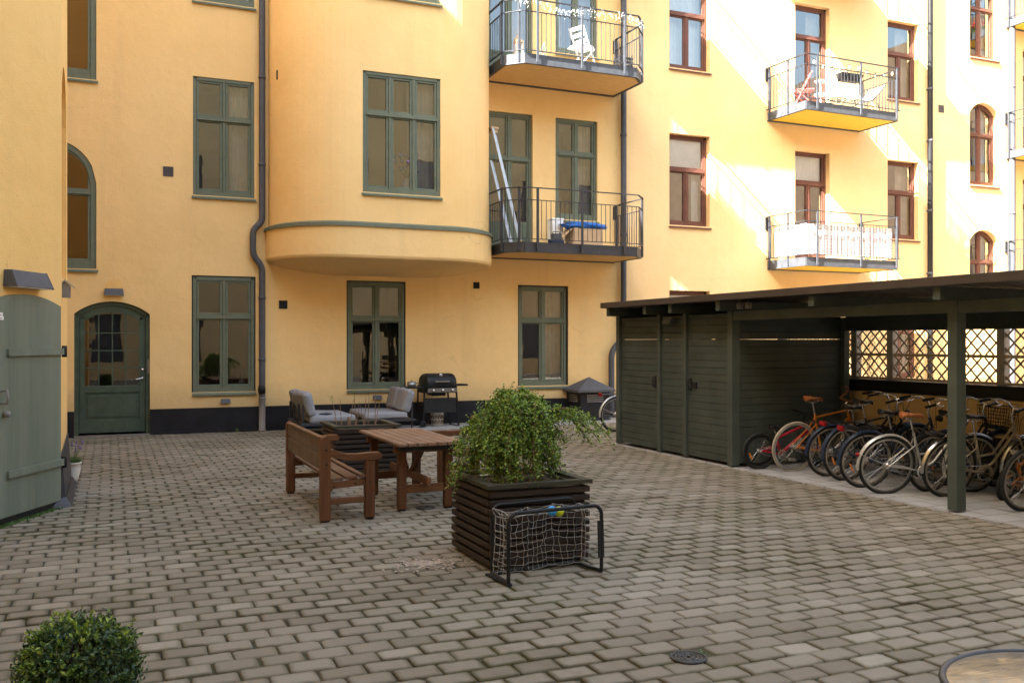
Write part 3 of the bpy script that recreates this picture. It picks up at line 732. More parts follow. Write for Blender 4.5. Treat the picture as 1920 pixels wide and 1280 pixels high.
gk = MB(); gk.box(-1.26, -.1, -.03, .04, .0, .075); gk.xf(CM); gk.build('threshold_or_gap', M['black'], go)  # black filler in place of the shaded gap under the gate
s3 = MB(); s3.tube([(-1.10,-.045,1.17),(-1.10,-.10,1.16),(-1.10,-.11,1.22),(-1.10,-.10,1.29),(-1.10,-.045,1.28)], .012, 8); s3.lathe([(0,-.05),(.03,-.05),(.03,0),(0,0)], 16, (-1.06,-.045,1.06), 'y')
s3.xf(CM); s3.build('handle', M['castiron'], go)
for k, (xr, z0, z1) in enumerate(((-1.085, 1.99, 2.022), (-1.07, 1.955, 1.987))):
    s4 = MB(); s4.box(-1.27, xr, -.0475-k*.0003, -.0455, z0, z1); s4.xf(CM); s4.build('notice', M['white'], go)
    s5 = MB()
    for i in range(9): s5.box(-1.262+i*(.018+k*.0015), -1.262+i*(.018+k*.0015)+.013, -.0488, -.048, z0+.009, z0+.019)
    s5.xf(CM); s5.build('notice_print', M['bark'], go)

# ---- rest of the courtyard, behind and beside the camera (seen in the window panes, closes the light)
B4 = bld('apartment_building', 'plain ochre apartment house behind the camera')
bm_ = wall(MB(), -9, 34, 0, 15.2, 0, [dict(x0=x, x1=x+1.15, z0=z, z1=z+2.2, dep=.15, rise=0) for x in (-7, -3.5, 0, 3.5, 7, 10.5, 14, 17.5, 21, 24.5, 28, 31) for z in (.8, 4.5, 8.2)])
bm_.xf(Matrix(((-1,0,0,25),(0,-1,0,-8),(0,0,1,0),(0,0,0,1))))
bm_.build('wall', M['creamwall'], B4)
bf = MB()
for x in (-7, -3.5, 0, 3.5, 7, 10.5, 14, 17.5, 21, 24.5, 28, 31):
    for z in (.8, 4.5, 8.2): bf.box(25-x-1.15, 25-x, -8.12, -8.10, z, z+2.2)
bf.build('dark_glazing', M['pipe'], B4)
B5 = bld('apartment_building', 'unseen dark brick house added beyond the right edge to limit sky light and bounce')
bm_ = MB(); bm_.box(27.5, 34, -8, YW-.01, 0, 13); bm_.build('wall', M['brickwall'], B5)  # unseen block added to hold back sky light and sunlit bounce
# ------------------------------------------------------------------ drainpipes, vents, wall lamps
def drainpipe(label, pts, r, clips, foot=None, mat='pipe'):
    t = thing('drainpipe', label, 'drainpipe', (0,0,0), 0, 'rainwater pipes down the facade')
    m = MB()
    P = [Vector(p) for p in pts]; Q = [P[0]]
    for i in range(1, len(P)-1):   # round the bends
        a, b, c = P[i-1], P[i], P[i+1]; k = min(.16, (b-a).length*.45, (c-b).length*.45)
        s, e_ = b+(a-b).normalized()*k, b+(c-b).normalized()*k
        for j in range(6): u = j/5; Q.append(s*(1-u)**2+b*2*u*(1-u)+e_*u*u)
    Q.append(P[-1]); m.tube(Q, r, 16); m.build('pipe', M[mat], t)
    for x, z in clips:
        c = MB(); c.lathe([(r+.001,-.03),(r+.008,-.03),(r+.008,.03),(r+.001,.03)], 16, (x, P[0].y, z)); c.box(x-.012, x+.012, P[0].y, YW, z-.02, z+.02); c.build('collar', M['pipe'], t)
    if foot: f = MB(); f.lathe([(0,0),(foot[2]+.012,0),(foot[2]+.012,.03),(foot[2],.035),(foot[2],foot[3]-.03),(foot[2]+.008,foot[3]-.02),(foot[2]+.008,foot[3]),(0,foot[3])], 18, (foot[0], P[0].y, 0)); f.build('standpipe', M['castiron'], t); \
        f2 = MB(); f2.lathe([(0,.0),(.07,.0),(.075,.1),(.06,.16),(0,.16)], 14, (foot[0]-.01, P[0].y-.02, foot[3]+.08)); f2.build('leaf_trap', M['black'], t)
    return t
yp = YW-.12
drainpipe('charcoal drainpipe jogging round the curved bay, grey standpipe at its foot', [(2.735,yp,TOP),(2.735,yp,4.08),(2.56,yp,3.92),(2.56,yp,3.42),(2.735,yp,3.22),(2.735,yp,.62)], .062, [(2.735,6.9),(2.735,5.2),(2.735,2.6),(2.735,1.4)], (2.735,0,.062,.66))
drainpipe('charcoal drainpipe at the joint of the two houses, swan-necked beside the shed', [(10.86,yp,TOP),(10.86,yp,1.86),(10.54,yp,1.52),(10.54,yp,.1)], .068, [(10.86,9.3),(10.86,6.5),(10.86,4.2)])
drainpipe('black drainpipe between the brown windows and the arched windows', [(20.44,yp,TOP),(20.44,yp,.05)], .07, [(20.44,8.6),(20.44,7.2),(20.44,5.3),(20.44,3.6),(20.44,1.6)], None, 'black')
drainpipe('grey drainpipe beside the balconies at the far right edge', [(23.62,yp,TOP),(23.62,yp,.05)], .085, [(23.62,9.0),(23.62,5.4)])
def vent(label, x, y, z, s, face='y'):
    t = thing('wall_vent', label, 'vent', (x, y, z), 0, 'vent grilles in the ochre wall')
    m = MB(); h = s/2
    m.box(-h, h, -.012, 0, -h, -h+.02); m.box(-h, h, -.012, 0, h-.02, h); m.box(-h, -h+.02, -.012, 0, -h+.02, h-.02); m.box(h-.02, h, -.012, 0, -h+.02, h-.02)
    m.box(-h+.02, h-.02, -.002, 0, -h+.02, h-.02); m.build('frame', M['ventmetal'] if s > .17 else M['black'], t)
    g = MB()
    for i in range(5):
        z0 = -h+.026+i*(s-.05)/5; g.add([(-h+.02,-.011,z0),(h-.02,-.011,z0),(h-.02,-.003,z0+.02),(-h+.02,-.003,z0+.02)], [(0,1,2,3)])
    g.build('louvre', M['ventmetal'] if s > .17 else M['black'], t)
vent('brown louvred vent left of the first-floor two-column window', 1.02, YW, 4.96, .185)
vent('dark vent grille on the shaded wall under the left end of the bay', 3.16, YW, 2.48, .165)
vent('small dark vent under the right end of the bay beside the balcony', 7.27, YW, 2.96, .14)
vent('grey vent plate right of the black drainpipe', 20.98, YW, 8.14, .2)
tv = thing('wall_vent', 'narrow dark vent seen edge-on at the left curve of the bay', 'vent', (2.98, YW-.60, 6.86), R(-68), 'vent grilles in the ochre wall')
m = MB(); m.box(-.08, .08, -.012, .02, -.09, .09); m.build('frame', M['black'], tv)
def lamp(label, x, y, z, w, h, d, rot=0):
    t = thing('wall_lamp', label, 'wall lamp', (x, y, z), rot, 'charcoal wall lamps')
    m = MB(); a = w/2
    m.add([(-a,0,-h/2),(a,0,-h/2),(a+.0,-d,-h/2),(-a,-d,-h/2),(-a+.015,0,h/2),(a-.015,0,h/2),(a-.015,-d*.55,h/2),(-a+.015,-d*.55,h/2)], [(0,1,2,3),(7,6,5,4),(2,6,7,3),(1,2,6,5),(0,3,7,4),(0,4,5,1)])
    m.build('housing', M['pipe'], t, .004, 1)
    g = MB(); g.box(-a+.02, a-.02, -d+.01, -.01, -h/2-.006, -h/2); g.build('diffuser', M['white'], t)
lamp('long charcoal wall lamp above the arched green door', .075, YW, 2.665, .34, .12, .12)
p = CM @ Vector((-.70, -.0, 2.36)); lamp('broad charcoal wall lamp above the wooden gate', p.x, p.y, p.z, .62, .16, .15, math.atan2(CM[1][0], CM[0][0]))
lamp('little charcoal lamp low on the wall under the window beside the door', 2.06, YW, .60, .19, .08, .07)
lamp('little charcoal lamp low on the wall between the two sofas', 5.07, YW, .60, .19, .08, .07)
def patch(parent, T, x, z, rx, rz):
    m = MB(); n = 24; m.add([T @ Vector((x+rx*math.cos(math.pi*i/n)*(1+.05*math.sin(i*2.1)), -.004, z+rz*math.sin(math.pi*i/n)*(1+.04*math.sin(i*3.3)))) for i in range(n+1)]+[T @ Vector((x-rx,-.004,z-.06)), T @ Vector((x+rx,-.004,z-.06))][0:0], [tuple(range(n+1))])
    m.build('plaster_patch', M['stucco3'], parent)
patch(B1, Matrix.Translation((0,YW,0)), .075, 2.73, .16, .17)
patch(B3, CM, -.70, 2.43, .25, .27)
# birdhouse on the niche wall
bh = thing('birdhouse', 'small grey birdhouse with pitched roof under the arched niche', 'birdhouse', (WX, 11.25, 2.32))
m = MB(); m.prism([(0,-.05,-.09),(.085,-.05,-.09),(.085,-.05,.035),(.03,-.05,.085),(0,-.05,.06)], (0,.1,0)); m.build('box', M['castiron'], bh, .003, 1)
m = MB(); m.prism([(-.0,-.07,.062),(.03,-.07,.09),(.125,-.07,.012),(.132,-.07,.022),(.03,-.07,.107),(0,-.07,.078)], (0,.14,0)); m.build('roof', M['greywoodz'], bh)

# ------------------------------------------------------------------ balconies
def balcony(label, group, foot, zb, soffit, posts, rail_mat, fasc=.21, floor_m='floor'):
    """foot = outline from wall to wall (x,y); zb = underside at the wall"""
    t = thing('balcony', label, 'balcony', (0,0,0), 0, group)
    zt = zb+fasc
    m = MB(); m.prism([(x, y, zb+.10) for x, y in foot], (0,0,.09)); m.build('deck', M[floor_m], t)
    m = MB(); ins = [(foot[0][0]+.03, foot[0][1])]+[(x+(.03 if x < foot[0][0]+.6 else -.03), y+.03) for x, y in foot[1:-1]]+[(foot[-1][0]-.03, foot[-1][1])]
    m.prism([(x, y, zb+.012) for x, y in ins], (0,0,.08)); m.build('soffit', M[soffit], t)
    m = MB()
    for a, b in zip(foot[:-1], foot[1:]):
        m.bar((a[0],a[1],zb+fasc/2), (b[0],b[1],zb+fasc/2), .03, fasc)
        m.bar((a[0],a[1],zb+.008), (b[0],b[1],zb+.008), .07, .012)
    m.bar((foot[0][0], YW-.04, zb+.02), (foot[-1][0], YW-.04, zb+.02), .07, .06)
    m.build('fascia', rail_mat, t)
    out = []
    for i, (x, y) in enumerate(foot):      # rails a little outside
        out.append((x, y))
    zr, zm, zl = zt+1.10, zt+.85, zt+.06
    def off(path, d):
        L = [Vector(p) for p in path]; res = []
        for i, p in enumerate(L):
            a = (L[i]-L[i-1]) if i else (L[1]-L[0]); b = (L[i+1]-L[i]) if i < len(L)-1 else a
            na = Vector((a.y, -a.x)).normalized(); nb = Vector((b.y, -b.x)).normalized(); nn = (na+nb).normalized(); res.append(p+nn*d/max(.4, nn.dot(na)))
        return res
    O = off(foot, .045)
    m = MB()
    for a, b in zip(O[:-1], O[1:]):
        m.bar((a.x,a.y,zr),(b.x,b.y,zr), .045, .018); m.bar((a.x,a.y,zm),(b.x,b.y,zm), .03, .014); m.bar((a.x,a.y,zl),(b.x,b.y,zl), .03, .014)
    rm_ = M['railsteel'] if rail_mat == M['steel'] else rail_mat; m.build('handrail', rm_, t)
    m = MB()
    for a, b in zip(O[:-1], O[1:]):
        L = (b-a).length; k = max(1, round(L/.105))
        for i in range(k):
            p = a+(b-a)*((i+.5)/k); m.tube([(p.x,p.y,zl),(p.x,p.y,zm)], .0072, 6)
    m.build('balusters', rm_, t)
    for (x, y) in posts:
        p = MB(); p.box(x-.026, x+.026, y-.012, y+.012, zb+.03, zr-.005); p.build('post', rail_mat, t, .002, 1)
    for x in (O[0].x, O[-1].x):
        b = MB(); b.box(x-.05, x+.05, YW-.035, YW, zr-.32, zr-.02); b.build('wall_plate', M['darksteel'], t)
    return t, zt
LF = [(7.43,YW),(7.40,17.42),(7.72,17.1),(10.34,17.1),(10.65,17.45),(10.65,YW)]
lp = [(7.98,17.04),(9.0,17.04),(10.02,17.04),(10.70,17.46),(7.36,17.46),(7.62,17.16),(10.70,18.58)]
gB = 'balconies on the courtyard facade'
BL1, zl1 = balcony('dark steel balcony with ladder and blue tarp beside the bay', gB, LF, 3.56, 'soffit2', lp, M['darksteel'])
BL2, zl2 = balcony('grey steel balcony with white folding chairs and fairy lights above the tarp balcony', gB, LF, 7.38, 'soffit2', lp, M['steel'])
BL3, _ = balcony('grey steel balcony directly above the one with white folding chairs', gB, LF, 11.12, 'soffit2', lp, M['steel'])
RF = [(15.08,YW),(15.12,17.32),(18.05,17.38),(18.03,YW)]
rp = [(15.07,17.9),(15.07,18.58),(15.42,17.27),(16.8,17.30),(17.98,17.32),(18.08,18.58)]
BR1, zr1 = balcony('grey steel balcony screened with white checked cloth above the shed roof', gB, RF, 3.54, 'soffit', rp, M['steel'])
BR2, zr2 = balcony('grey steel balcony with lounge chair, bulb lights and a bright yellow underside', gB, RF, 7.24, 'soffit', rp, M['steel'])
BR3, _ = balcony('grey steel balcony directly above the one with the lounge chair', gB, RF, 10.98, 'soffit', rp, M['steel'])
FF = [(23.55,YW),(23.55,17.35),(27.0,17.35),(27.0,YW)]
fp = [(23.50,17.9),(23.50,18.55),(24.6,17.30)]
BF1, zf1 = balcony('grey steel balcony at the right edge, lowest of its stack beside the arched windows', gB, FF, 3.30, 'soffit', fp, M['steel'])
BF2, zf2 = balcony('grey steel balcony at the right edge, middle of its stack, level with the arched window', gB, FF, 6.96, 'soffit', fp, M['steel'])
BF3, zf3 = balcony('grey steel balcony at the top right corner holding a pot of red flowers', gB, FF, 10.70, 'soffit', fp, M['steel'])

# cloth screen on the right lower balcony
def cloth_screen():
    m = MB(); path = [(15.17,18.5),(15.18,17.38),(17.92,17.43)]; z0, z1 = zr1+.09, zr1+.80
    pts = []
    for a, b in zip(path[:-1], path[1:]):
        k = max(2, int((Vector(b)-Vector(a)).length/.05))
        for i in range(k): u = i/k; pts.append((a[0]+(b[0]-a[0])*u, a[1]+(b[1]-a[1])*u))
    pts.append(path[-1]); vs = []
    for i, (x, y) in enumerate(pts):
        w_ = .010*math.sin(i*.9)+.006*math.sin(i*2.3); vs += [(x, y+w_, z0+.01*math.sin(i*.5)), (x, y+w_*.6, z1+.008*math.sin(i*.7))]
    m.add(vs, [(2*i,2*i+2,2*i+3,2*i+1) for i in range(len(pts)-1)], True)
    tag(m.build('privacy_cloth', M['check']), 'white and red checked cloth tied round the balcony above the shed', 'cloth')
cloth_screen()
# ---- balcony contents
def folding_chair(name, label, loc, rz, mat, group=None, s=1.0):
    t = thing(name, label, 'chair', loc, rz, group)
    for x in (-.2, .2):
        a = MB(); a.bar((x,.28*s,0),(x,-.16*s,.88*s),.022,.034,(1,0,0)); a.build('back_leg', mat, t)
        b = MB(); b.bar((x*.88,-.24*s,0),(x*.88,.22*s,.45*s),.022,.034,(1,0,0)); b.build('front_leg', mat, t)
    m = MB()
    for i in range(6): y = -.22+i*.075; m.box(-.19, .19, y*s, (y+.055)*s, .44*s, .46*s)
    m.build('seat', mat, t)
    m = MB()
    for z in (.84, .72, .60):
        y = .28-.44*z/.88; m.box(-.19, .19, (y-.01)*s, (y+.012)*s, (z-.04)*s, (z+.03)*s)
    m.build('backrest', mat, t)
    return t
gW = 'white folding chairs on the balcony'
fc = folding_chair('folding_chair', 'white slatted folding chair facing left on the balcony with fairy lights', (9.35,17.75,zl2), R(-70), M['white'], gW, 1.05)
fc2 = folding_chair('folding_chair', 'low white folding chair lying back behind the fairy light balcony rail', (8.55,18.1,zl2), R(60), M['white'], gW, .62)
cu = MB(); cu.box(-.2,.2,-.2,.2,.47,.53); cu.xf(Matrix.Translation((9.35,17.75,zl2)) @ Matrix.Rotation(R(-70),4,'Z'))
tag(cu.build('seat_cushion', M['curtainw'], None, .025, 3), 'pale cushion on the white folding chair', 'cushion')
lt = thing('lantern', 'pale wooden lantern at the left end of the fairy light balcony', 'lantern', (7.75,17.5,zl2))
m = MB()
for x in (-.07,.07):
    for y in (-.07,.07): m.box(x-.012,x+.012,y-.012,y+.012,0,.36)
m.box(-.085,.085,-.085,.085,0,.03); m.box(-.085,.085,-.085,.085,.33,.36); m.build('frame', M['card'], lt)
m = MB(); m.lathe([(.1,.36),(.02,.5),(0,.5)],4,(0,0,0),smooth=False); m.tube([(-.03,0,.5),(-.03,0,.58),(.03,0,.58),(.03,0,.5)],.006,6); m.build('roof', M['card'], lt)
cr_ = thing('crate', 'black slatted crate on the balcony with white folding chairs', 'crate', (10.36,17.7,zl2))
m = MB()
for i in range(4): m.box(-.16,.16,-.16,-.148,.04+i*.09,.09+i*.09); m.box(-.16,-.148,-.148,.16,.04+i*.09,.09+i*.09)
for i in range(4): m.box(.148,.16,-.148,.16,.04+i*.09,.09+i*.09)
m.build('slats', M['black'], cr_)
m = MB()
for x in (-.14,.14):
    for y in (-.14,.14): m.box(x-.012,x+.012,y-.012,y+.012,0,.42)
m.box(-.14,.14,-.14,.14,.02,.03); m.build('frame', M['black'], cr_)
fl = thing('fairy_lights', 'string of fairy lights wound round the balcony handrail', 'string lights')
m = MB(); b_ = MB(); rnd = random.Random(3); pts = []
for i in range(150):
    x = 7.5+3.0*i/149; pts.append((x, 17.05+rnd.uniform(-.03,.03), zl2+1.10+.04*math.sin(i*1.3)-abs(rnd.gauss(0,.07))-.10*max(0,math.sin(x*3.1))))
m.tube(pts, .0025, 4); m.build('wire', M['curtainw'], fl)
for p in pts[::1]: b_.sphere((p[0]+rnd.uniform(-.02,.02),p[1],p[2]-rnd.uniform(0,.06)), .0085, 6, 4)
tag(b_.build('bulbs', M['white'], fl), kind='stuff')
# ladder
ld = thing('ladder', 'aluminium folding ladder leaning in the corner beside the bay', 'ladder', (7.66,17.5,zl1), R(4))
def ladder_leg(xb, yb_, xt, yt, L, nm):
    m = MB()
    d = Vector((xt-xb, yt-yb_, L)); 
    for o in (-.15,.15): m.bar((xb+o*.6,yb_+o*.9,0),(xt+o*.45,yt+o*.7,L),.025,.05,(1,0,0))
    m.build(nm, M['alu'], ld, .003, 1)
    r_ = MB()
    for i in range(1,8):
        u = i/8; p = Vector((xb,yb_,0)).lerp(Vector((xt,yt,L)), u); k = .6+(.45-.6)*u
        r_.bar((p.x-.15*k,p.y-.15*.8,p.z),(p.x+.15*k,p.y+.15*.8,p.z),.03,.03)
    r_.build('rungs', M['alu'], ld)
ladder_leg(.17,.05,-.26,.45,2.42,'rail'); ladder_leg(-.02,.1,-.28,.5,1.75,'rail')
m = MB(); m.box(-.36,-.18,.34,.54,2.40,2.45); m.box(-.34,-.20,.36,.52,2.32,2.40); m.build('hinge_cap', M['card'], ld, .01, 2)
for o in (-.09,.09): m = MB(); m.box(.17+o-.03,.17+o+.03,.05+o*1.5-.03,.05+o*1.5+.03,0,.06); m.build('foot', M['yellowpl'], ld, .006, 1)
# boxes and tarp
bx = thing('cardboard_box', 'open cardboard box under the blue tarp on the dark balcony', 'box', (9.50,17.9,zl1))
m = MB(); m.box(-.36,.36,-.2,.2,0,.42); m.build('carton', M['card'], bx, .004, 1)
m = MB(); m.add([(-.36,-.2,.42),(-.36,.2,.42),(-.60,.2,.20),(-.60,-.2,.20)],[(0,1,2,3)]); m.build('flap', M['card'], bx)
def blob(name, mat, label, cat, c, sx, sy, sz, seed, n=28, mm=14):
    rnd = random.Random(seed); m = MB(); m.sphere((0,0,0), 1, n, mm)
    from mathutils import noise as N
    out = []
    for v in m.v:
        k = 1+.28*N.noise(Vector(v)*2.2+Vector((seed,0,0)))+.12*N.noise(Vector(v)*6+Vector((0,seed,0))); out.append((c[0]+v[0]*sx*k, c[1]+v[1]*sy*k, c[2]+v[2]*sz*k))
    m.v = out; return tag(m.build(name, mat), label, cat)
blob('tarp', M['blue'], 'crumpled blue plastic tarp lying on the cardboard box', 'tarp', (9.5,17.9,zl1+.49), .55, .24, .09, 4)
wb = thing('white_box', 'tall white box standing left of the cardboard box', 'box', (8.95,18.2,zl1))
m = MB(); m.box(-.13,.13,-.13,.13,0,.62); m.build('body', M['white'], wb, .01, 2); m = MB(); m.box(-.14,.14,-.14,.14,.62,.66); m.build('lid', M['white'], wb, .01, 2)
tb_ = thing('toolbox', 'small blue and grey toolbox on the dark balcony floor', 'toolbox', (8.72,17.7,zl1))
m = MB(); m.box(-.15,.15,-.1,.1,0,.14); m.build('body', M['navy'], tb_, .01, 2); m = MB(); m.box(-.1,.1,-.08,.08,.14,.27); m.build('tray', M['steel'], tb_, .01, 2)
m = MB(); m.tube([(-.08,0,.27),(-.08,0,.31),(.08,0,.31),(.08,0,.27)], .01, 6); m.build('handle', M['black'], tb_)
# right upper balcony: red folding chair, tiered stand, planter box, wire table, lounge chair, bulbs
folding_chair('camping_chair', 'faded red folding chair on the lounge chair balcony', (15.65,18.0,zr2), R(60), M['pink'], None, 1.0)
ts = thing('tiered_stand', 'white tiered stand before the red chair on the balcony', 'stand', (15.95,17.75,zr2))
m = MB(); m.lathe([(0,0),(.13,0),(.14,.02),(.02,.04),(.02,.3),(.16,.31),(.17,.33),(.02,.34),(.02,.62),(.15,.63),(.16,.65),(0,.66)], 18); m.build('trays', M['white'], ts)
m = MB(); m.lathe([(0,.66),(.02,.66),(.015,.72),(0,.73)], 10); m.build('knob', M['black'], ts)
pb = thing('planter_box', 'black wire planter box hooked over the balcony rail', 'planter box', (16.55,17.42,zr2+.62))
m = MB(); m.add([(-.28,-.09,0),(.28,-.09,0),(.28,.09,0),(-.28,.09,0),(-.33,-.12,.18),(.33,-.12,.18),(.33,.12,.18),(-.33,.12,.18)],[(3,2,1,0),(0,1,5,4),(1,2,6,5),(2,3,7,6),(3,0,4,7)]); m.build('trough', M['blackplastic'], pb)
m = MB(); m.box(-.31,.31,-.11,.11,.14,.16); m.build('soil', M['soil'], pb)
m = MB()
for x in (-.2,.2): m.tube([(x,-.12,.1),(x,-.14,.25),(x,-.05,.27)], .008, 6)
m.build('hook', M['black'], pb)
wt = thing('wire_table', 'low round black wire table on the lounge chair balcony', 'table', (16.55,17.9,zr2))
m = MB(); m.torus((0,0,.28),.26,.012,'z',32,6); m.torus((0,0,.28),.13,.008,'z',24,6)
for k in range(12): a = k*math.pi/6; m.tube([(.04*math.cos(a),.04*math.sin(a),.28),(.26*math.cos(a),.26*math.sin(a),.28)],.005,4)
m.build('top', M['black'], wt)
for k in range(3): a = k*2.094; m = MB(); m.tube([(.24*math.cos(a),.24*math.sin(a),.28),(.18*math.cos(a),.18*math.sin(a),0)],.008,6); m.build('leg', M['black'], wt)
lc = thing('lounge_chair', 'grey woven reclining lounge chair on the yellow bottomed balcony', 'lounge chair', (17.35,17.85,zr2))
prof = [(-.65,.22),(-.4,.26),(-.1,.24),(.1,.30),(.32,.52),(.52,.74)]
m = MB()
for i in range(len(prof)-1):
    a, b = prof[i], prof[i+1]
    for k in range(8): u = k/8; v_ = (k+.6)/8; m.add([(a[0]+(b[0]-a[0])*u,-.28,a[1]+(b[1]-a[1])*u),(a[0]+(b[0]-a[0])*u,.28,a[1]+(b[1]-a[1])*u),(a[0]+(b[0]-a[0])*v_,.28,a[1]+(b[1]-a[1])*v_),(a[0]+(b[0]-a[0])*v_,-.28,a[1]+(b[1]-a[1])*v_)],[(0,1,2,3)])
m.build('woven_seat', M['weave'], lc)
m = MB()
for y in (-.29,.29): m.tube([(x,y,z) for x, z in prof], .012, 8)
m.build('frame', M['darksteel'], lc)
for x, y in ((-.5,-.29),(-.5,.29),(.25,-.29),(.25,.29)): m = MB(); m.tube([(x,y,.25),(x+.06,y,0)],.011,6); m.build('leg', M['darksteel'], lc)
bl = thing('bulb_lights', 'string of globe bulbs hanging along the lounge chair balcony', 'string lights')
m = MB(); pts = []; bulbs = []
for i in range(41):
    x = 15.3+2.75*i/40; s_ = abs(math.sin(i/40*math.pi*2)); pts.append((x, 17.40, zr2+1.09-.16*s_))
    if i % 4 == 2: bulbs.append(pts[-1])
m.tube(pts, .004, 5); m.build('cable', M['black'], bl)
for p in bulbs:
    b = MB(); b.lathe([(0,-.12),(.022,-.11),(.032,-.085),(.024,-.05),(.014,-.03)], 10, p); b.build('bulb', M['bulb'], bl)
    b = MB(); b.lathe([(.015,-.035),(.015,0),(0,0)], 8, p); b.build('socket', M['black'], bl)
fpot = thing('flower_pot', 'white pot of red geraniums on the top right balcony', 'flower pot', (24.25,17.55,zf3))
m = MB(); m.lathe([(0,0),(.1,0),(.13,.22),(.12,.22),(0,.2)], 16); m.build('pot', M['white'], fpot)
rnd = random.Random(9); m = MB(); f_ = MB()
for i in range(220):
    a = rnd.random()*6.28; r_ = rnd.random()**.5*.2; z = .22+rnd.random()*.18; c = Vector((r_*math.cos(a), r_*math.sin(a), z)); u = Vector((rnd.gauss(0,1),rnd.gauss(0,1),rnd.gauss(0,1))).normalized()*.035; v_ = u.orthogonal().normalized()*.03
    m.add([c-u,c+v_,c+u,c-v_],[(0,1,2,3)])
for i in range(26):
    a = rnd.random()*6.28; r_ = rnd.random()**.5*.2; f_.sphere((r_*math.cos(a), r_*math.sin(a), .38+rnd.random()*.14), .035, 7, 5)
m.build('leaves', M['leaf'], fpot); f_.build('flowers', M['redfl'], fpot)
# ------------------------------------------------------------------ bike shed
SX = 7.93; SY0, SY1 = 10.5, 13.68; RX = 9.85
SH = thing('bike_shed', 'dark green wooden bike shed with two boarded doors and an open bay of bicycles', 'shed')
def boards(p, q, z0, z1, name, parent, inn, t=.018, pitch=.1015):
    """horizontal boards between two plan points"""
    m = MB(); p = Vector((p[0], p[1], 0)); q = Vector((q[0], q[1], 0)); z = z0; rnd = random.Random(int(p.y*100+q.x*10))
    while z < z1-.03:
        g_ = .006; h = min(pitch-g_, z1-z); j = rnd.uniform(-.0012, .0012)
        m.bar(p+Vector((0,0,z+h/2+j)), q+Vector((0,0,z+h/2+j)), t+rnd.uniform(-.001,.001), h); z += pitch
    o = Vector((inn[0], inn[1], 0))*.013
    for a, b in ((z0, 1.72), (1.79, z1)): m.bar(p+o+Vector((0,0,(a+b)/2)), q+o+Vector((0,0,(a+b)/2)), .004, b-a)  # hidden thin lining added to block light between boards, one slit left open
    return m.build(name, M['shed'], parent, .002, 1)
zb0, zb1 = .06, 2.14
# front: door, narrow panel, door
d1 = boards((SX, 13.585), (SX, 12.435), zb0, zb1, 'door', SH, (1,0))
boards((SX, 12.33), (SX, 11.74), zb0, zb1, 'panel', SH, (1,0))
d2 = boards((SX, 11.62), (SX, 10.60), zb0, zb1, 'door', SH, (1,0))
boards((SX+.06, SY0), (RX-.05, SY0), zb0, zb1+.1, 'end_wall', SH, (0,1))
boards((SX+.06, 13.66), (RX-.05, 13.66), zb0, zb1+.1, 'end_wall', SH, (0,-1))
boards((RX, 13.6), (RX, 10.6), zb0, zb1+.1, 'back_wall', SH, (-1,0))
for y, s in ((13.64,.10),(12.39,.085),(11.68,.085),(10.55,.11),(6.86,.115),(3.25,.115)):
    m = MB(); m.box(SX-s*.55, SX+s*.45+.02, y-s/2, y+s/2, 0.03, 2.17); m.build('post', M['shedpost'], SH, .004, 1)
for y in (10.47, 6.9, 3.25):
    m = MB(); m.box(RX-.05, RX+.05, y-.05, y+.05, .03, 2.1); m.build('post', M['shedpost'], SH, .004, 1)
m = MB()
for y in (12.5, 11.57):
    pass
for dd, yh in ((d1, 12.52), (d2, 11.55)):
    h = MB(); h.tube([(SX-.01,yh,1.20),(SX-.06,yh,1.18),(SX-.065,yh,1.12),(SX-.06,yh,1.05),(SX-.01,yh,1.03)], .011, 8); h.box(SX-.02, SX-.009, yh-.02, yh+.02, 1.02, 1.21); h.build('handle', M['black'], dd)
    l = MB(); l.box(SX-.035, SX-.005, yh-.16, yh-.06, 1.06, 1.15); l.build('lock', M['black'], dd, .004, 1)
m = MB(); m.box(SX-.05, SX+.03, 2.6, 10.49, 2.04, 2.165); m.build('front_beam', M['shedpost'], SH, .004, 1)
m = MB(); m.box(RX-.04, RX+.04, 2.6, 10.41, 1.90, 2.168); m.build('rear_beam', M['shed'], SH, .004, 1)
for y in (13.54, 12.39, 11.68, 10.5, 8.66, 6.84, 5.0, 3.2):
    m = MB(); m.box(7.63, 10.05, y-.045, y+.045, 2.17, 2.30); m.build('rafter', M['shedpost'], SH, .003, 1)
m = MB(); n = 78; P = []
for i in range(n+1):
    x = 7.60+2.62*i/n; k = i % 6; P.append((x, 2.318 if k in (0, 1, 5) else 2.348))
for (a, b) in zip(P[:-1], P[1:]): m.add([(a[0],2.2,a[1]),(b[0],2.2,b[1]),(b[0],13.66,b[1]),(a[0],13.66,a[1])], [(0,1,2,3)])
m.build('roof_sheet', M['fascia'], SH)
m = MB(); m.box(7.575, 7.60, 2.2, 13.70, 2.305, 2.398); m.box(7.60, 10.25, 13.662, 13.70, 2.305, 2.398); m.box(7.60, 7.72, 2.2, 13.66, 2.376, 2.398)
m.box(10.225, 10.25, 2.2, 13.66, 2.305, 2.398); m.build('roof_edge', M['fascia'], SH, .004, 1)
m = MB(); m.add([(7.72,2.2,2.372),(10.22,2.2,2.372),(10.22,13.66,2.372),(7.72,13.66,2.372)], [(0,1,2,3)]); m.build('roof_top', M['fascia'], SH)
m = MB(); m.prism([(SX-.045,11.93,2.05),(SX-.14,11.93,2.02),(SX-.10,11.93,2.12),(SX-.045,11.93,2.12)], (0,.22,0)); t = thing('wall_lamp', 'small dark lamp under the shed eaves between the two doors', 'wall lamp', (0,0,0), 0, None); m.build('housing', M['pipe'], t)
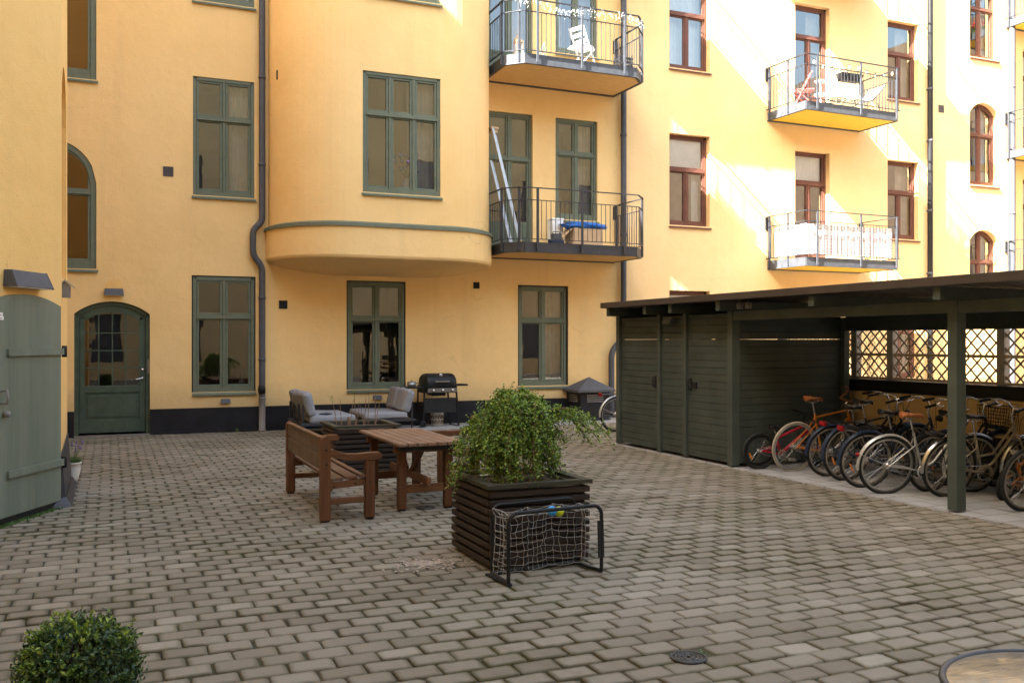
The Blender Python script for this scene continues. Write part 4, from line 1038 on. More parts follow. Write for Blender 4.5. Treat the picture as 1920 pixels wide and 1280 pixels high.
for k, y in enumerate((10.12, 10.30)):
    t = thing('junction_box', ['right', 'left'][k]+' one of two pale junction boxes on the shed beam under the roof', 'junction box', (SX-.075, y, 2.19), 0, 'junction boxes')
    m = MB(); m.lathe([(0,0),(.042,0),(.048,.08),(0,.08)], 12); m.build('housing', M['castiron'], t)
    m = MB(); m.tube([(0,0,.08),(0,.02,.13)], .008, 6); m.build('cable', M['castiron'], t)
# low yard wall with black capping and trellis
LW = thing('yard_wall', 'low ochre yard wall with black capping behind the parked bicycles', 'wall')
m = MB(); m.box(10.15, 10.40, 1.5, 13.5, .55, 1.03); m.build('render', M['stucco2'], LW)
m = MB(); m.box(10.12, 10.42, 1.5, 13.5, 0, .55); m.build('plinth', M['plinth'], LW)
m = MB(); m.prism([(10.08,1.5,1.03),(10.46,1.5,1.03),(10.46,1.5,1.10),(10.27,1.5,1.21),(10.08,1.5,1.20)], (0,12,0)); m.build('capping', M['black'], LW, .004, 1)
TR = thing('trellis_fence', 'weathered wooden diamond trellis with grey posts on the low yard wall', 'fence')
for y in (12.4, 10.72, 10.02, 8.22, 6.3, 4.4):
    m = MB(); m.box(10.26, 10.37, y-.055, y+.055, 1.19, 2.12); m.build('post', M['greywoodz'], TR, .005, 1)
m = MB()
for z in (1.215, 1.56, 2.1): m.box(10.275, 10.315, 4.4, 12.4, z-.02, z+.02)
m.build('rail', M['greywood'], TR, .003, 1)
def lattice(y0, y1, z0, z1, pitch, nm):
    m = MB(); H = z1-z0
    for sgn, x in ((1, 10.285), (-1, 10.300)):
        c = y0-H
        while c < y1:
            a, b = (c, z0), (c+H, z1)
            if sgn < 0: a, b = (c+H, z0), (c, z1)
            ya, za, yb_, zb_ = a[0], a[1], b[0], b[1]
            t0, t1 = 0.0, 1.0; dy = yb_-ya
            for lim, lo in ((y0, True), (y1, False)):
                if abs(dy) > 1e-9:
                    tt = (lim-ya)/dy
                    if (dy > 0) == lo: t0 = max(t0, tt)
                    else: t1 = min(t1, tt)
            if t1-t0 > .02: m.bar((x, ya+dy*t0, za+(zb_-za)*t0), (x, ya+dy*t1, za+(zb_-za)*t1), .009, .022, (0,0,1))
            c += pitch
    m.build(nm, M['greywood'], TR)
rndl = random.Random(5)
for a, b, p in ((10.775,12.345,.17),(10.075,10.665,.165),(8.275,9.965,.185),(6.355,8.165,.185),(4.455,6.245,.185)):
    lattice(a, b, 1.235, 1.54, p, 'lattice'); lattice(a, b, 1.58, 2.08, p, 'lattice')
# dry creeper stems on the trellis
m = MB()
for k in range(26):
    y = rndl.uniform(9.6, 11.0); p = Vector((10.33, y, 1.2)); pts = [p]
    for i in range(14): p = p+Vector((rndl.uniform(-.02,.02), rndl.gauss(0,.06), rndl.uniform(.02,.1))); p.x = min(max(p.x,10.30),10.40); pts.append(p.copy())
    m.tube(pts, .0035, 4)
tag(m.build('creeper', M['stem']), 'dry leafless creeper stems clinging to the trellis', 'creeper')
# vent house at the facade
VH = thing('ventilation_hood', 'black ventilation hood with pyramid roof at the foot of the wall', 'ventilation hood', (9.80, 18.29, 0))
m = MB(); m.box(-.36,.36,-.33,.33,0,.66); m.box(-.38,.38,-.35,-.33,0,.05); m.build('body', M['plinth'], VH, .004, 1)
m = MB(); m.box(-.46,.46,-.43,.34,.64,.69); m.add([(-.46,-.43,.69),(.46,-.43,.69),(.46,.34,.69),(-.46,.34,.69),(0,-.05,.96)],[(0,1,4),(1,2,4),(2,3,4),(3,0,4)]); m.build('roof', M['pipe'], VH)
g = MB()
for i in range(4): z = .42+i*.045; g.box(-.2,.2,-.345,-.334,z,z+.02)
g.build('louvre', M['castiron'], VH); g = MB()
for i in range(4): z = .42+i*.045; g.box(-.372,-.361,-.18,.18,z,z+.02)
g.build('louvre', M['castiron'], VH)

# ------------------------------------------------------------------ bicycles
def _grips(g, mat, t):
    h = len(g.v)//2; nf = len(g.f)//2
    for k in (0, 1):
        m = MB(); m.v = g.v[k*h:(k+1)*h]; m.f = [tuple(i-k*h for i in f) for f in g.f[k*nf:(k+1)*nf]]; m.sm = g.sm[k*nf:(k+1)*nf]; m.mi = [0]*nf; m.build('grip', mat, t)
def bicycle(label, loc, heading, lean, style, frame, tyre='rubber', tr=.0195, Rw=.345, saddle='black', fender=None, rack=None, bars='city', light=True, basket=False, chainguard=None, amber=False, gset='bicycles parked in the shed', barm='chrome', grips='black', rim='castiron', stand=True, text=None, steer=0.0):
    t = thing('bicycle', label, 'bicycle', loc, 0, gset)
    t.rotation_euler = Euler((R(lean), 0, R(heading)), 'XYZ')
    k = Rw/.345; small = Rw < .3
    hub = Vector((0,0,Rw)); WB = 1.04*(k if not small else .86); fh = Vector((WB,0,Rw))
    BB = Vector((.43*k, 0, .275*k)); s_dir = Vector((-.30,0,.954))
    stl = {'diamond': .52, 'step': .44, 'kid': .25}[style]
    ST = BB+s_dir*stl
    HT = Vector((WB-.27*k+.0, 0, .86 if not small else .62)); HB = HT+Vector((.055,0,-.14 if style != 'kid' else -.10)); CR = HB+Vector((.02,0,-.05))
    FM = M[frame]
    m = MB(); fr_ = .0155 if style != 'kid' else .02
    m.tube([BB, ST+s_dir*.02], fr_, 10); m.tube([HT, HB], fr_*1.15, 10)
    if style == 'diamond': m.tube([ST-s_dir*.03, HT+Vector((.012,0,-.03))], fr_*.92, 10); m.tube([BB, HB+Vector((-.005,0,.015))], fr_*1.05, 10)
    elif style == 'step':
        m.tube([BB+s_dir*.02, BB+Vector((.13,0,.10)), HB+Vector((-.005,0,.015))], fr_*1.05, 10); m.tube([BB+s_dir*.20, BB+Vector((.12,0,.21)), HT+Vector((.02,0,-.05))], fr_*.9, 10)
    else: m.tube([ST-s_dir*.02, HT+Vector((.012,0,-.02))], fr_*.95, 10); m.tube([BB, HB+Vector((0,0,.01))], fr_*1.25, 10)
    for y in (-.055, .055):
        m.tube([BB+Vector((0,y*.5,0)), hub+Vector((.03,y,0)), hub+Vector((0,y,0))], .0095, 8)
        m.tube([ST-s_dir*.03+Vector((0,y*.25,0)), ST-s_dir*.10+Vector((-.03,y*.8,-.02)), hub+Vector((0,y,0))], .0075, 8)
    m.lathe([(0,-.035),(.022,-.035),(.022,.035),(0,.035)], 14, BB, 'y')
    m.build('frame', FM, t)
    fk = MB()
    for y in (-.05, .05): fk.tube([CR+Vector((0,y*.4,.02)), CR+Vector((.012,y,-.02)), CR+(fh-CR)*.6+Vector((-.012,y,0)), fh+Vector((0,y,0))], [.012,.012,.010,.008], 8)
    fk.tube([CR+Vector((0,-.035,.02)), CR+Vector((0,.035,.02))], .012, 8)
    fk.build('fork', FM if frame != 'orange' else M['orange'], t)
    def wheel(c):
        w_ = MB(); w_.torus(c, Rw-tr, tr, 'y', 48, 8); wo = w_.build('wheel', M[tyre], t)
        r_ = MB(); rr = Rw-2*tr
        r_.lathe([(rr-.018,-.009),(rr+.004,-.011),(rr+.004,.011),(rr-.018,.009),(rr-.018,-.009)], 48, c, 'y'); r_.build('rim', M[rim], wo)
        s_ = MB(); rnd = random.Random(1); off = rnd.random()
        N_ = 32 if not small else 24
        for i in range(N_):
            a = 2*math.pi*(i+off)/N_; b = a+(.6 if i % 4 < 2 else -.6); y = .028 if i % 2 else -.028
            s_.tube([c+Vector((.02*math.cos(b),y,.02*math.sin(b))), c+Vector(((rr-.016)*math.cos(a),0,(rr-.016)*math.sin(a)))], .0013, 4)
        s_.build('spokes', M['chrome'], wo)
        h_ = MB(); h_.lathe([(0,-.05),(.009,-.05),(.009,-.035),(.024,-.033),(.024,-.026),(.015,-.022),(.015,.022),(.024,.026),(.024,.033),(.009,.035),(.009,.05),(0,.05)], 14, c, 'y'); h_.build('hub', M['alu'], wo)
        if amber:
            a_ = MB(); a = 3.6; d1 = Vector((math.cos(a),0,math.sin(a))); d2 = Vector((-d1.z,0,d1.x)); p = c+d1*Rw*.58
            a_.bar(p-d2*.045, p+d2*.045, .012, .028, (0,1,0)); a_.build('reflector', M['amber'], wo)
        return wo
    wheel(hub); wheel(fh)
    # drivetrain
    d_ = MB(); cr_ = .085*k if not small else .065
    d_.lathe([(cr_*.75,-.003),(cr_,-.003),(cr_,.003),(cr_*.75,.003),(cr_*.75,-.003)], 28, BB+Vector((0,-.045,0)), 'y')
    for i in range(5): a = i*1.2566; d_.bar(BB+Vector((0,-.045,0)), BB+Vector((cr_*.8*math.cos(a),-.045,cr_*.8*math.sin(a))), .006, .012, (0,1,0))
    d_.lathe([(0,-.012),(.04*k,-.012),(.04*k,.0),(0,0)], 20, hub+Vector((0,-.034,0)), 'y')
    for z, e_ in ((1,.0),(-1,.0)): d_.tube([hub+Vector((0,-.045,.04*k*z)), BB+Vector((0,-.045,cr_*z))], .004, 4)
    d_.build('drivetrain', M['chrome' if frame in ('silver','beige') else 'castiron'], t)
    for sgn in (-1, 1):
        c_ = MB(); a = .5; e_ = BB+Vector((sgn*.165*k*math.cos(a), sgn*-.075-.0, -sgn*.165*k*math.sin(a)))
        c_.bar(BB+Vector((0,sgn*-.06,0)), e_, .012, .02, (0,1,0)); c_.box(e_.x-.045, e_.x+.045, e_.y-(.09 if sgn > 0 else 0), e_.y+(.09 if sgn < 0 else 0), e_.z-.012, e_.z+.012); c_.build('crank', M['black' if not small else 'castiron'], t)
    if chainguard:
        g_ = MB(); y = -.06; pts = []
        A1 = [R(-50+210*i/16) for i in range(17)]
        pts = [BB+Vector((.112*math.cos(a), y, .112*math.sin(a))) for a in A1]+[hub+Vector((-.03,y,.062)), hub+Vector((-.03,y,.012))]+[BB+Vector((.072*math.cos(a), y, .072*math.sin(a))) for a in reversed(A1)]
        g_.prism(pts, (0,.006,0)); g_.build('chain_guard', M[chainguard], t, .002, 1)
    # seat
    sp = MB(); sl_ = .19 if not small else .09; top = ST+s_dir*sl_; sp.tube([ST, top], .0125, 10); sp.build('seat_post', M['chrome'], t)
    sd = MB(); L = .27 if not small else .2; W_ = .085 if bars != 'drop' else .07; ring = []
    for i, (u, w_, h) in enumerate(((-.5,.6,.015),(-.42,1,.035),(-.2,.95,.03),(.0,.6,.022),(.2,.32,.02),(.42,.24,.012),(.5,.12,-.005))):
        ring.append([(top.x+.02+u*L, w_*W_*math.cos(a), top.z+.03+h+(.018*math.sin(a) if math.sin(a) > 0 else .03*math.sin(a))) for a in [2*math.pi*j/12 for j in range(12)]])
    for A, B in zip(ring[:-1], ring[1:]): sd.add(A+B, [(j, (j+1) % 12, 12+(j+1) % 12, 12+j) for j in range(12)], True)
    sd.add(ring[0], [tuple(range(12))], True); sd.add(ring[-1], [tuple(range(11,-1,-1))], True)
    sd.build('saddle', M[saddle], t)
    if saddle == 'leather' or bars == 'city':
        q = MB()
        for y in (-.035,.035):
            q.tube([top+Vector((.10,y*.3,.03)), top+Vector((.02,y,0)), top+Vector((-.08,y,.02))], .005, 6)
            q.tube([Vector((top.x-.07+.014*math.cos(i*1.05), y+.014*math.sin(i*1.05), top.z-.005+.0016*i)) for i in range(30)], .0025, 4)
        q.build('saddle_springs', M['chrome'], t)
    # bars
    sdr = (HT-HB).normalized(); sb = HT+sdr*((.15 if bars == 'city' else .09) if not small else .12) + Vector((.03,0,0)); 
    s_ = MB(); s_.tube([HT, HT+sdr*.07, sb+Vector((.02,0,.01))], .012, 10); s_.build('stem', M[barm if barm != 'tape' else 'chrome'], t)
    C = sb+Vector((.02,0,.01)); b_ = MB(); gm_ = MB()
    if bars == 'city':
        for y in (-1, 1):
            b_.tube([C, C+Vector((.02,y*.06,.0)), C+Vector((.03,y*.12,.035)), C+Vector((-.01,y*.20,.06)), C+Vector((-.09,y*.255,.055)), C+Vector((-.21,y*.27,.03))], .0105, 8)
            gm_.tube([C+Vector((-.10,y*.257,.053)), C+Vector((-.23,y*.272,.026))], .0165, 10)
            b_.tube([C+Vector((-.06,y*.235,.045)), C+Vector((.02,y*.24,.035)), C+Vector((-.10,y*.27,.018))], .005, 5)
    elif bars == 'drop':
        for y in (-1, 1):
            b_.tube([C, C+Vector((.0,y*.17,.0)), C+Vector((.05,y*.2,0)), C+Vector((.10,y*.205,-.03)), C+Vector((.10,y*.21,-.09)), C+Vector((.04,y*.215,-.13)), C+Vector((-.06,y*.22,-.12))], .013, 8)
    elif bars == 'bull':
        for y in (-1, 1): b_.tube([C, C+Vector((0,y*.18,0)), C+Vector((.05,y*.215,.02)), C+Vector((.12,y*.22,.06)), C+Vector((.14,y*.22,.12)), C+Vector((.10,y*.22,.16))], .0145, 8)
    else:
        for y in (-1, 1):
            b_.tube([C, C+Vector((0,y*.10,.03)), C+Vector((-.03,y*.26,.04))], .011, 8); gm_.tube([C+Vector((-.015,y*.17,.035)), C+Vector((-.03,y*.27,.04))], .016, 8)
            b_.tube([C+Vector((0,y*.15,.03)), C+Vector((.05,y*.17,.01)), C+Vector((.03,y*.25,.01))], .005, 5)
    b_.build('handlebar', M[barm], t)
    if gm_.v: _grips(gm_, M[grips], t)
    cb = MB(); cb.tube([C+Vector((.03,.15,.03)), C+Vector((.12,.08,.02)), C+Vector((.10,.02,-.12)), HB+Vector((.03,.01,.02))], .0035, 5); cb.tube([C+Vector((.03,-.15,.03)), C+Vector((.14,-.06,0)), C+Vector((.09,-.02,-.15)), HB+Vector((.03,-.02,.0))], .0035, 5)
    cb.build('brake_cable', M['black'], t)
    if fender:
        for c, a0, a1 in ((hub, -10, 188), (fh, 55, 205)):
            f_ = MB(); n = 22; vs = []
            for i in range(n+1):
                a = R(a0+(a1-a0)*i/n)
                for y, dr in ((-.027,-.012),(-.016,.004),(0,.009),(.016,.004),(.027,-.012)):
                    rr = Rw+.014+dr; vs.append(c+Vector((rr*math.cos(a), y, rr*math.sin(a))))
            f_.add(vs, [(5*i+j, 5*i+j+1, 5*i+j+6, 5*i+j+5) for i in range(n) for j in range(4)], True)
            for y in (-.03,.03): a = R(a1-30); f_.tube([c+Vector((0,y*1.5,0)), c+Vector(((Rw+.01)*math.cos(a),y,(Rw+.01)*math.sin(a)))], .0025, 5)
            f_.build('mudguard', M[fender], t)
    if rack:
        r_ = MB(); z = 2*Rw+.05
        for y in (-.06, 0, .06): r_.tube([(-.30,y,z),(.14,y,z)], .0055, 6)
        for x in (-.30, -.15, 0, .14): r_.tube([(x,-.06,z),(x,.06,z)], .0055, 6)
        for y in (-.06,.06): r_.tube([(-.12,y,z),(-.0,y*1.05,Rw+.02)], .0055, 6); r_.tube([(.14,y,z),(ST.x-.05,y*.3,ST.z-.05)], .0055, 6)
        r_.tube([(-.30,-.06,z),(-.34,0,z+.0),(-.30,.06,z)], .0055, 6)
        r_.build('carrier', M[rack], t)
    if light:
        l_ = MB()
        if rack: l_.box(-.375, -.335, -.05, .05, 2*Rw+.02, 2*Rw+.075)
        else: a = R(160); l_.sphere((( Rw+.04)*math.cos(a), 0, Rw+(Rw+.04)*math.sin(a)), .024, 10, 8)
        l_.build('tail_light', M['redlens'], t, .006, 2)
        h_ = MB(); p = HT+Vector((.10,0,-.02)); h_.lathe([(0,0),(.03,.0),(.045,.05),(.04,.055),(0,.06)], 14, p, 'x'); h_.build('headlight', M['black' if frame != 'silver' else 'chrome'], t)
    if basket:
        b_ = MB(); x0, x1, z0, z1 = HT.x+.06, HT.x+.34, HT.z-.13, HT.z+.12
        for i in range(9):
            u = i/8; x = x0+(x1-x0)*u; b_.tube([(x,-.17,z1),(x,-.14,z0),(x,.14,z0),(x,.17,z1)], .004, 4); y = -.17+.34*u; b_.tube([(x0,y,z1),(x0,y*.82,z0),(x1,y*.82,z0),(x1,y,z1)], .004, 4)
        for j in range(7):
            v_ = j/6; z = z0+(z1-z0)*v_; yy = .14+.03*v_; b_.tube([(x0,-yy,z),(x1,-yy,z),(x1,yy,z),(x0,yy,z)], .004 if j < 6 else .007, 4, True)
        b_.build('basket', M['black'], t)
    if stand:
        k_ = MB(); k_.tube([BB+Vector((-.03,.03,-.02)), BB+Vector((-.16,.12,-BB.z+.02))], .008, 6); k_.build('kickstand', M['castiron'], t)
    if text:
        cv = bpy.data.curves.new('frame_lettering', 'FONT'); cv.body = text; cv.size = .052; cv.extrude = .001; cv.align_x = 'CENTER'; cv.align_y = 'CENTER'
        o = bpy.data.objects.new('frame_lettering', cv); col.objects.link(o); cv.materials.append(M['white'])
        a, b = BB, HB; mid = (a+b)/2; dx = (b-a).normalized()
        X = dx; Z = Vector((0,-1,0)); Y = Z.cross(X)
        o.matrix_local = Matrix(((X.x,Y.x,Z.x,mid.x),(X.y,Y.y,Z.y,mid.y-.028),(X.z,Y.z,Z.z,mid.z),(0,0,0,1)))
        dg = bpy.context.evaluated_depsgraph_get(); me = bpy.data.meshes.new_from_object(o.evaluated_get(dg)); mx = o.matrix_local.copy(); bpy.data.objects.remove(o)
        o = bpy.data.objects.new('frame_lettering', me); col.objects.link(o); o.parent = t; o.matrix_local = mx
    return t
bicycle("child's red bicycle with knobbly tyres beside the shed end wall", (8.14,10.26,0), -8, 4, 'kid', 'red', Rw=.26, tr=.028, saddle='black', bars='flat', light=False, amber=True, barm='black', rim='black', stand=False, text='WINORA')
bicycle('orange racing bicycle with cream tyres, tan saddle and brown taped bars', (8.42,9.92,0), -6, 9, 'diamond', 'orange', rim='alu', tyre='cream', tr=.016, saddle='leather', bars='bull', light=False, barm='tape', stand=False)
bicycle('black step-through bicycle with dark mudguards just right of the orange racer', (8.52,9.33,0), -13, 9, 'step', 'bikeblack', fender='navy', rack='black', light=False)
bicycle('black bicycle with navy mudguards, red tail light and amber reflectors, left of the navy one', (8.46,8.98,0), -6, 3, 'diamond', 'bikeblack', fender='navy', rack='black', amber=True)
bicycle('navy bicycle with navy mudguards and a black carrier, just left of the silver one', (8.26,8.46,0), -15, 8, 'step', 'navy', fender='navy', rack='black', amber=True, saddle='black')
bicycle('silver bicycle with silver mudguards and a tan sprung saddle', (8.14,8.02,0), -17, 8, 'step', 'silver', rim='alu', fender='silver', rack=None, saddle='leather', basket=False)
bicycle('black bicycle with a wire basket half hidden behind the silver one', (8.75,7.95,0), -4, 4, 'step', 'bikeblack', fender='bikeblack', basket=True, light=False)
bicycle('champagne bicycle with chrome mudguards just left of the front shed post', (8.62,7.60,0), -10, 9, 'step', 'beige', fender='chrome', rack='black', chainguard='beige', light=False)
bicycle('champagne framed bicycle with bare black tyres and flat bars right of the front shed post', (8.62,6.62,0), -8, 8, 'diamond', 'beige', tr=.02, bars='flat', light=False, barm='chrome', stand=False)
bicycle('bicycle with a chrome mudguard cut off by the right edge', (8.36,6.02,0), -12, 5, 'step', 'bikeblack', fender='chrome', rack='black')
bicycle("child's orange bicycle leaning on the low yard wall behind the post", (9.02,7.18,0), 10, 10, 'kid', 'orange', Rw=.2, tr=.024, saddle='silver', bars='flat', light=False, stand=False)
gb2 = 'bicycles behind the shed'
bicycle('grey bicycle with silver mudguard poking out left of the shed', (8.98,15.66,0), 2, 4, 'step', 'silver', fender='silver', rack='steel', gset=gb2)
bicycle('dark bicycle with black mudguard half hidden by the shed corner', (9.16,15.18,0), 0, 3, 'diamond', 'bikeblack', fender='navy', light=False, gset=gb2)
M['litter'] = mat_leaf('dry litter', (.10,.07,.03), (.30,.26,.16), (.45,.42,.34))
M['sand'] = paint('pale sand', (.38,.32,.26), .95, .1)
# ------------------------------------------------------------------ planters
def planter(label, x0, y0, s=.86):
    t = thing('planter', label, 'planter', (x0, y0, 0), 0, 'dark slatted planters')
    m = MB(); m.box(.03, s-.03, .03, s-.03, .02, .60); m.build('core', M['planterx'], t)
    a = MB(); a2 = MB(); b = MB(); b2 = MB(); z = .03; h = .044; p = .0655; rnd = random.Random(int(y0*10))
    for i in range(9):
        j = rnd.uniform(-.003,.003); zz = z+i*p
        a.box(-.0+j, s+j, -.005, .026, zz, zz+h); a2.box(-.0-j, s-j, s-.026, s+.005, zz, zz+h)
        b.box(-.005, .026, .028, s-.028, zz, zz+h); b2.box(s-.026, s+.005, .028, s-.028, zz, zz+h)
    
    for q_, k_ in ((a,'planterx'),(a2,'planterx'),(b,'plantery'),(b2,'plantery')): q_.build('slat_panel', M[k_], t, .004, 1)
    c = MB(); o, w_ = .02, .085
    for q in (((-o,-o),(s+o,-o),(s+o-w_-.0,-o+w_),(-o+w_,-o+w_)), ((s+o,-o),(s+o,s+o),(s+o-w_,s+o-w_),(s+o-w_,-o+w_)), ((s+o,s+o),(-o,s+o),(-o+w_,s+o-w_),(s+o-w_,s+o-w_)), ((-o,s+o),(-o,-o),(-o+w_,-o+w_),(-o+w_,s+o-w_))):
        c.prism([(x, y, .622) for x, y in q], (0,0,.03))
    c.build('cap', M['cap'], t, .004, 1)
    d = MB(); n = 24
    vs = [(.06+(s-.12)*i/n, .06+(s-.12)*j/n, .585+random.uniform(-.012,.012)) for j in range(n+1) for i in range(n+1)]
    d.add(vs, [(j*(n+1)+i, j*(n+1)+i+1, (j+1)*(n+1)+i+1, (j+1)*(n+1)+i) for j in range(n) for i in range(n)], True); d.build('soil', M['soil'], t)
    return t
planter('dark slatted planter holding the weeping green shrub beside the toy goal', 2.66, 6.54)
planter('dark slatted planter with thin bare twigs between table and sofas', 2.68, 11.88)
def leaf_quads(m, c, nrm_, up, L, W_):
    n = nrm_.normalized(); u = (up-n*up.dot(n)); u = u.normalized() if u.length > 1e-4 else n.orthogonal().normalized(); v = n.cross(u)
    f = n*(W_*.22)
    m.add([c-u*L*.5, c+v*W_*.5+f, c+u*L*.5, c-v*W_*.5+f], [(0,1,2),(0,2,3)])
# weeping shrub
SHB = thing('weeping_shrub', 'weeping green shrub with small bright leaves spilling over its planter', 'shrub', (3.07, 6.98, .58))
rnd = random.Random(21); br = MB(); lv = MB()
tr_ = MB(); tr_.tube([(.02,.0,0),(.0,.01,.25),(-.02,.0,.5),(0,0,.64)], [.022,.02,.018,.016], 8); tr_.build('trunk', M['bark'], SHB)
sk = MB(); sk.box(-.06,-.035,-.13,-.105,0,.42); sk.tube([(.06,-.16,0),(.06,-.16,.3)],.006,6); sk.tube([(-.12,-.16,0),(-.12,-.16,.26)],.006,6); sk.build('stake', M['stem'], SHB)
def spray(az, r_end, z_top, z_end, dens, r0=.0, ex=1.7):
    pts = []; n = 16; c, s_ = math.cos(az), math.sin(az); w1, w2 = rnd.uniform(-.07,.07), rnd.uniform(-.06,.06)
    for i in range(n+1):
        u = i/n; r_ = r0+(r_end-r0)*u**.85
        z = .50+(z_top-.50)*math.sin(min(1, u*2.2)*math.pi/2) if u < .4545 else z_top-(z_top-z_end)*((u-.4545)/.5455)**ex
        k = w1*math.sin(u*5)+w2*u; pts.append(Vector((c*r_-s_*k, s_*r_+c*k, z+rnd.uniform(-.008,.008))))
    br.tube(pts, [.009*(1-.8*i/n)+.0012 for i in range(n+1)], 5)
    for i in range(4, n):
        a, b = pts[i], pts[i+1]; d = (b-a); out = Vector((c, s_, .1))
        for _ in range(dens):
            p = a+d*rnd.random(); o = (Vector((rnd.gauss(0,1), rnd.gauss(0,1), rnd.gauss(0,.8)))+out*.5).normalized()
            tl = rnd.uniform(.02, .11); q = p+o*tl+Vector((0,0,-tl*.25)); nl = 3 if tl < .06 else 5
            if tl > .07 and rnd.random() < .3: br.tube([p, q], .0012, 3)
            for kk in range(nl):
                cc = p.lerp(q, (kk+1)/nl)+Vector((rnd.gauss(0,.007),rnd.gauss(0,.007),rnd.gauss(0,.007)))
                nn = Vector((rnd.gauss(0,.8), rnd.gauss(0,.8), rnd.uniform(.2,1.3))); L = rnd.uniform(.013,.031)
                leaf_quads(lv, cc, nn, Vector((rnd.gauss(0,1),rnd.gauss(0,1),rnd.gauss(0,1))), L, L*.66)
for i in range(95):
    az = rnd.random()*2*math.pi; re = rnd.uniform(.12,.46)
    spray(az, re, rnd.uniform(.50,.78)-.35*max(0,re-.25), rnd.uniform(.14,.56)*(1-.3*(re > .35)), 6, ex=rnd.uniform(1.3,2.4))
for i in range(58):
    az = rnd.random()*2*math.pi; spray(az, rnd.uniform(.12,.42), rnd.uniform(.40,.68), rnd.uniform(.02,.18), 6, ex=rnd.uniform(1.0,1.8))
for az, re, zt_, ze in ((-20,.80,.62,.36),(-14,.74,.58,.42),(-26,.68,.58,.36),(-5,.58,.62,.42),(-24,.62,.60,.32),(165,.56,.46,.02),(172,.55,.44,.06),(158,.52,.50,.14),(150,.50,.56,.28),(190,.50,.46,.05),(140,.48,.58,.3),(205,.50,.50,.14),(180,.52,.36,.0),(120,.5,.56,.3)):
    spray(R(az+rnd.uniform(-4,4)), re, zt_, ze, 7)
br.build('branches', M['bark'], SHB); lv.build('foliage', M['leaf'], SHB)
# twigs in the rear planter
TW = thing('twig_shrub', 'young shrub of bare upright twigs with a few fresh buds in the rear planter', 'shrub', (3.10, 12.3, .58))
tw = MB(); tl = MB()
for dx, dy, h, lx in ((-.30,-.05,.42,-.10),(-.22,.1,.38,-.02),(-.16,-.1,.40,.05),(-.05,0,.50,-.02),(-.02,.12,.36,.05),(.05,-.08,.46,.02),(.14,.05,.52,.0),(.19,-.1,.52,.01),(.24,.1,.44,.10),(.10,.15,.3,-.04)):
    pts = [Vector((dx+lx*u+rnd.uniform(-.008,.008), dy+rnd.uniform(-.008,.008), h*u)) for u in (0,.25,.5,.75,1)]
    tw.tube(pts, [.007,.006,.005,.004,.002], 6)
    if dx in (-.30, -.05):
        for k in range(16):
            c = pts[-1]+Vector((rnd.gauss(0,.018),rnd.gauss(0,.018),rnd.uniform(-.06,.03))); L = rnd.uniform(.02,.035); leaf_quads(tl, c, Vector((rnd.gauss(0,1),rnd.gauss(0,1),.6)), Vector((rnd.gauss(0,.5),rnd.gauss(0,.5),1)), L, L*.45)
    for k in range(3):
        c = pts[1].lerp(pts[4], rnd.random()); leaf_quads(tl, c, Vector((rnd.gauss(0,1),rnd.gauss(0,1),.3)), Vector((0,0,1)), .02, .01)
tw.box(-.165,-.14,-.02,.005,0,.16); tw.build('twigs', M['stem'], TW); tl.build('buds', M['leaf'], TW)
# box ball in the foreground
BX = thing('box_bush', 'clipped round box bush in a brown pot in the near corner', 'shrub', (-.105, 4.08, 0))
m = MB(); m.lathe([(0,.0),(.20,0),(.235,.16),(.255,.17),(.255,.215),(.225,.215),(.21,.17),(0,.17)], 32); m.build('pot', M['terra'], BX)
from mathutils import noise as NZ
m = MB(); core = MB(); C0 = Vector((-.012,0,.415)); Rb = .212
def rad(d): return Rb*(1+.14*NZ.noise(d*2.3+Vector((3,1,7)))+.16*NZ.noise(d*5.5))
core.sphere((0,0,0), 1, 28, 18); core.v = [tuple(C0+Vector(v)*rad(Vector(v))*.80) for v in core.v]; core.build('twigs', M['soil'], BX)  # solid dark core added to block the view through, not modelled twigs
for i in range(3600):
    d = Vector((rnd.gauss(0,1),rnd.gauss(0,1),rnd.gauss(0,1))).normalized(); r0 = rad(d)*(rnd.uniform(.80,1.02) if rnd.random() < .9 else rnd.uniform(1.0,1.12))
    if d.z < -.75: continue
    c = C0+d*r0; ax = (d+Vector((rnd.gauss(0,.5),rnd.gauss(0,.5),rnd.gauss(0,.5)+.3))).normalized()
    for k in range(4):
        o = Vector((rnd.gauss(0,1),rnd.gauss(0,1),rnd.gauss(0,1))); nn = (d*.7+o*.6); L = rnd.uniform(.014,.026)
        leaf_quads(m, c+ax*(k*.007)+o*.006, nn, ax+o*.5, L, L*.6)
for i in range(46):   # shoots that escaped the shears
    d = Vector((rnd.gauss(0,1),rnd.gauss(0,1),abs(rnd.gauss(0,.8))+.05)).normalized(); c = C0+d*rad(d)
    for k in range(9):
        o = Vector((rnd.gauss(0,1),rnd.gauss(0,1),rnd.gauss(0,1))); L = rnd.uniform(.014,.022); leaf_quads(m, c+d*(.006*k)+o*.004, d*.3+o, d+o*.6, L, L*.55)
m.build('foliage', M['box'], BX)
m = MB()
for i in range(150):
    d = Vector((rnd.gauss(0,1)-.2,rnd.gauss(0,1),abs(rnd.gauss(0,.9))+.45)).normalized(); c = C0+d*rad(d)*rnd.uniform(.96,1.06); h = rnd.uniform(.003,.008)
    for k in range(8):
        o = Vector((rnd.gauss(0,1),rnd.gauss(0,1),rnd.gauss(0,1))); L = rnd.uniform(.014,.026); leaf_quads(m, c+d*(h*k)+o*.005, d*.4+o, d+o*.6, L, L*.55)
m.build('young_shoots', M['leaf'], BX)
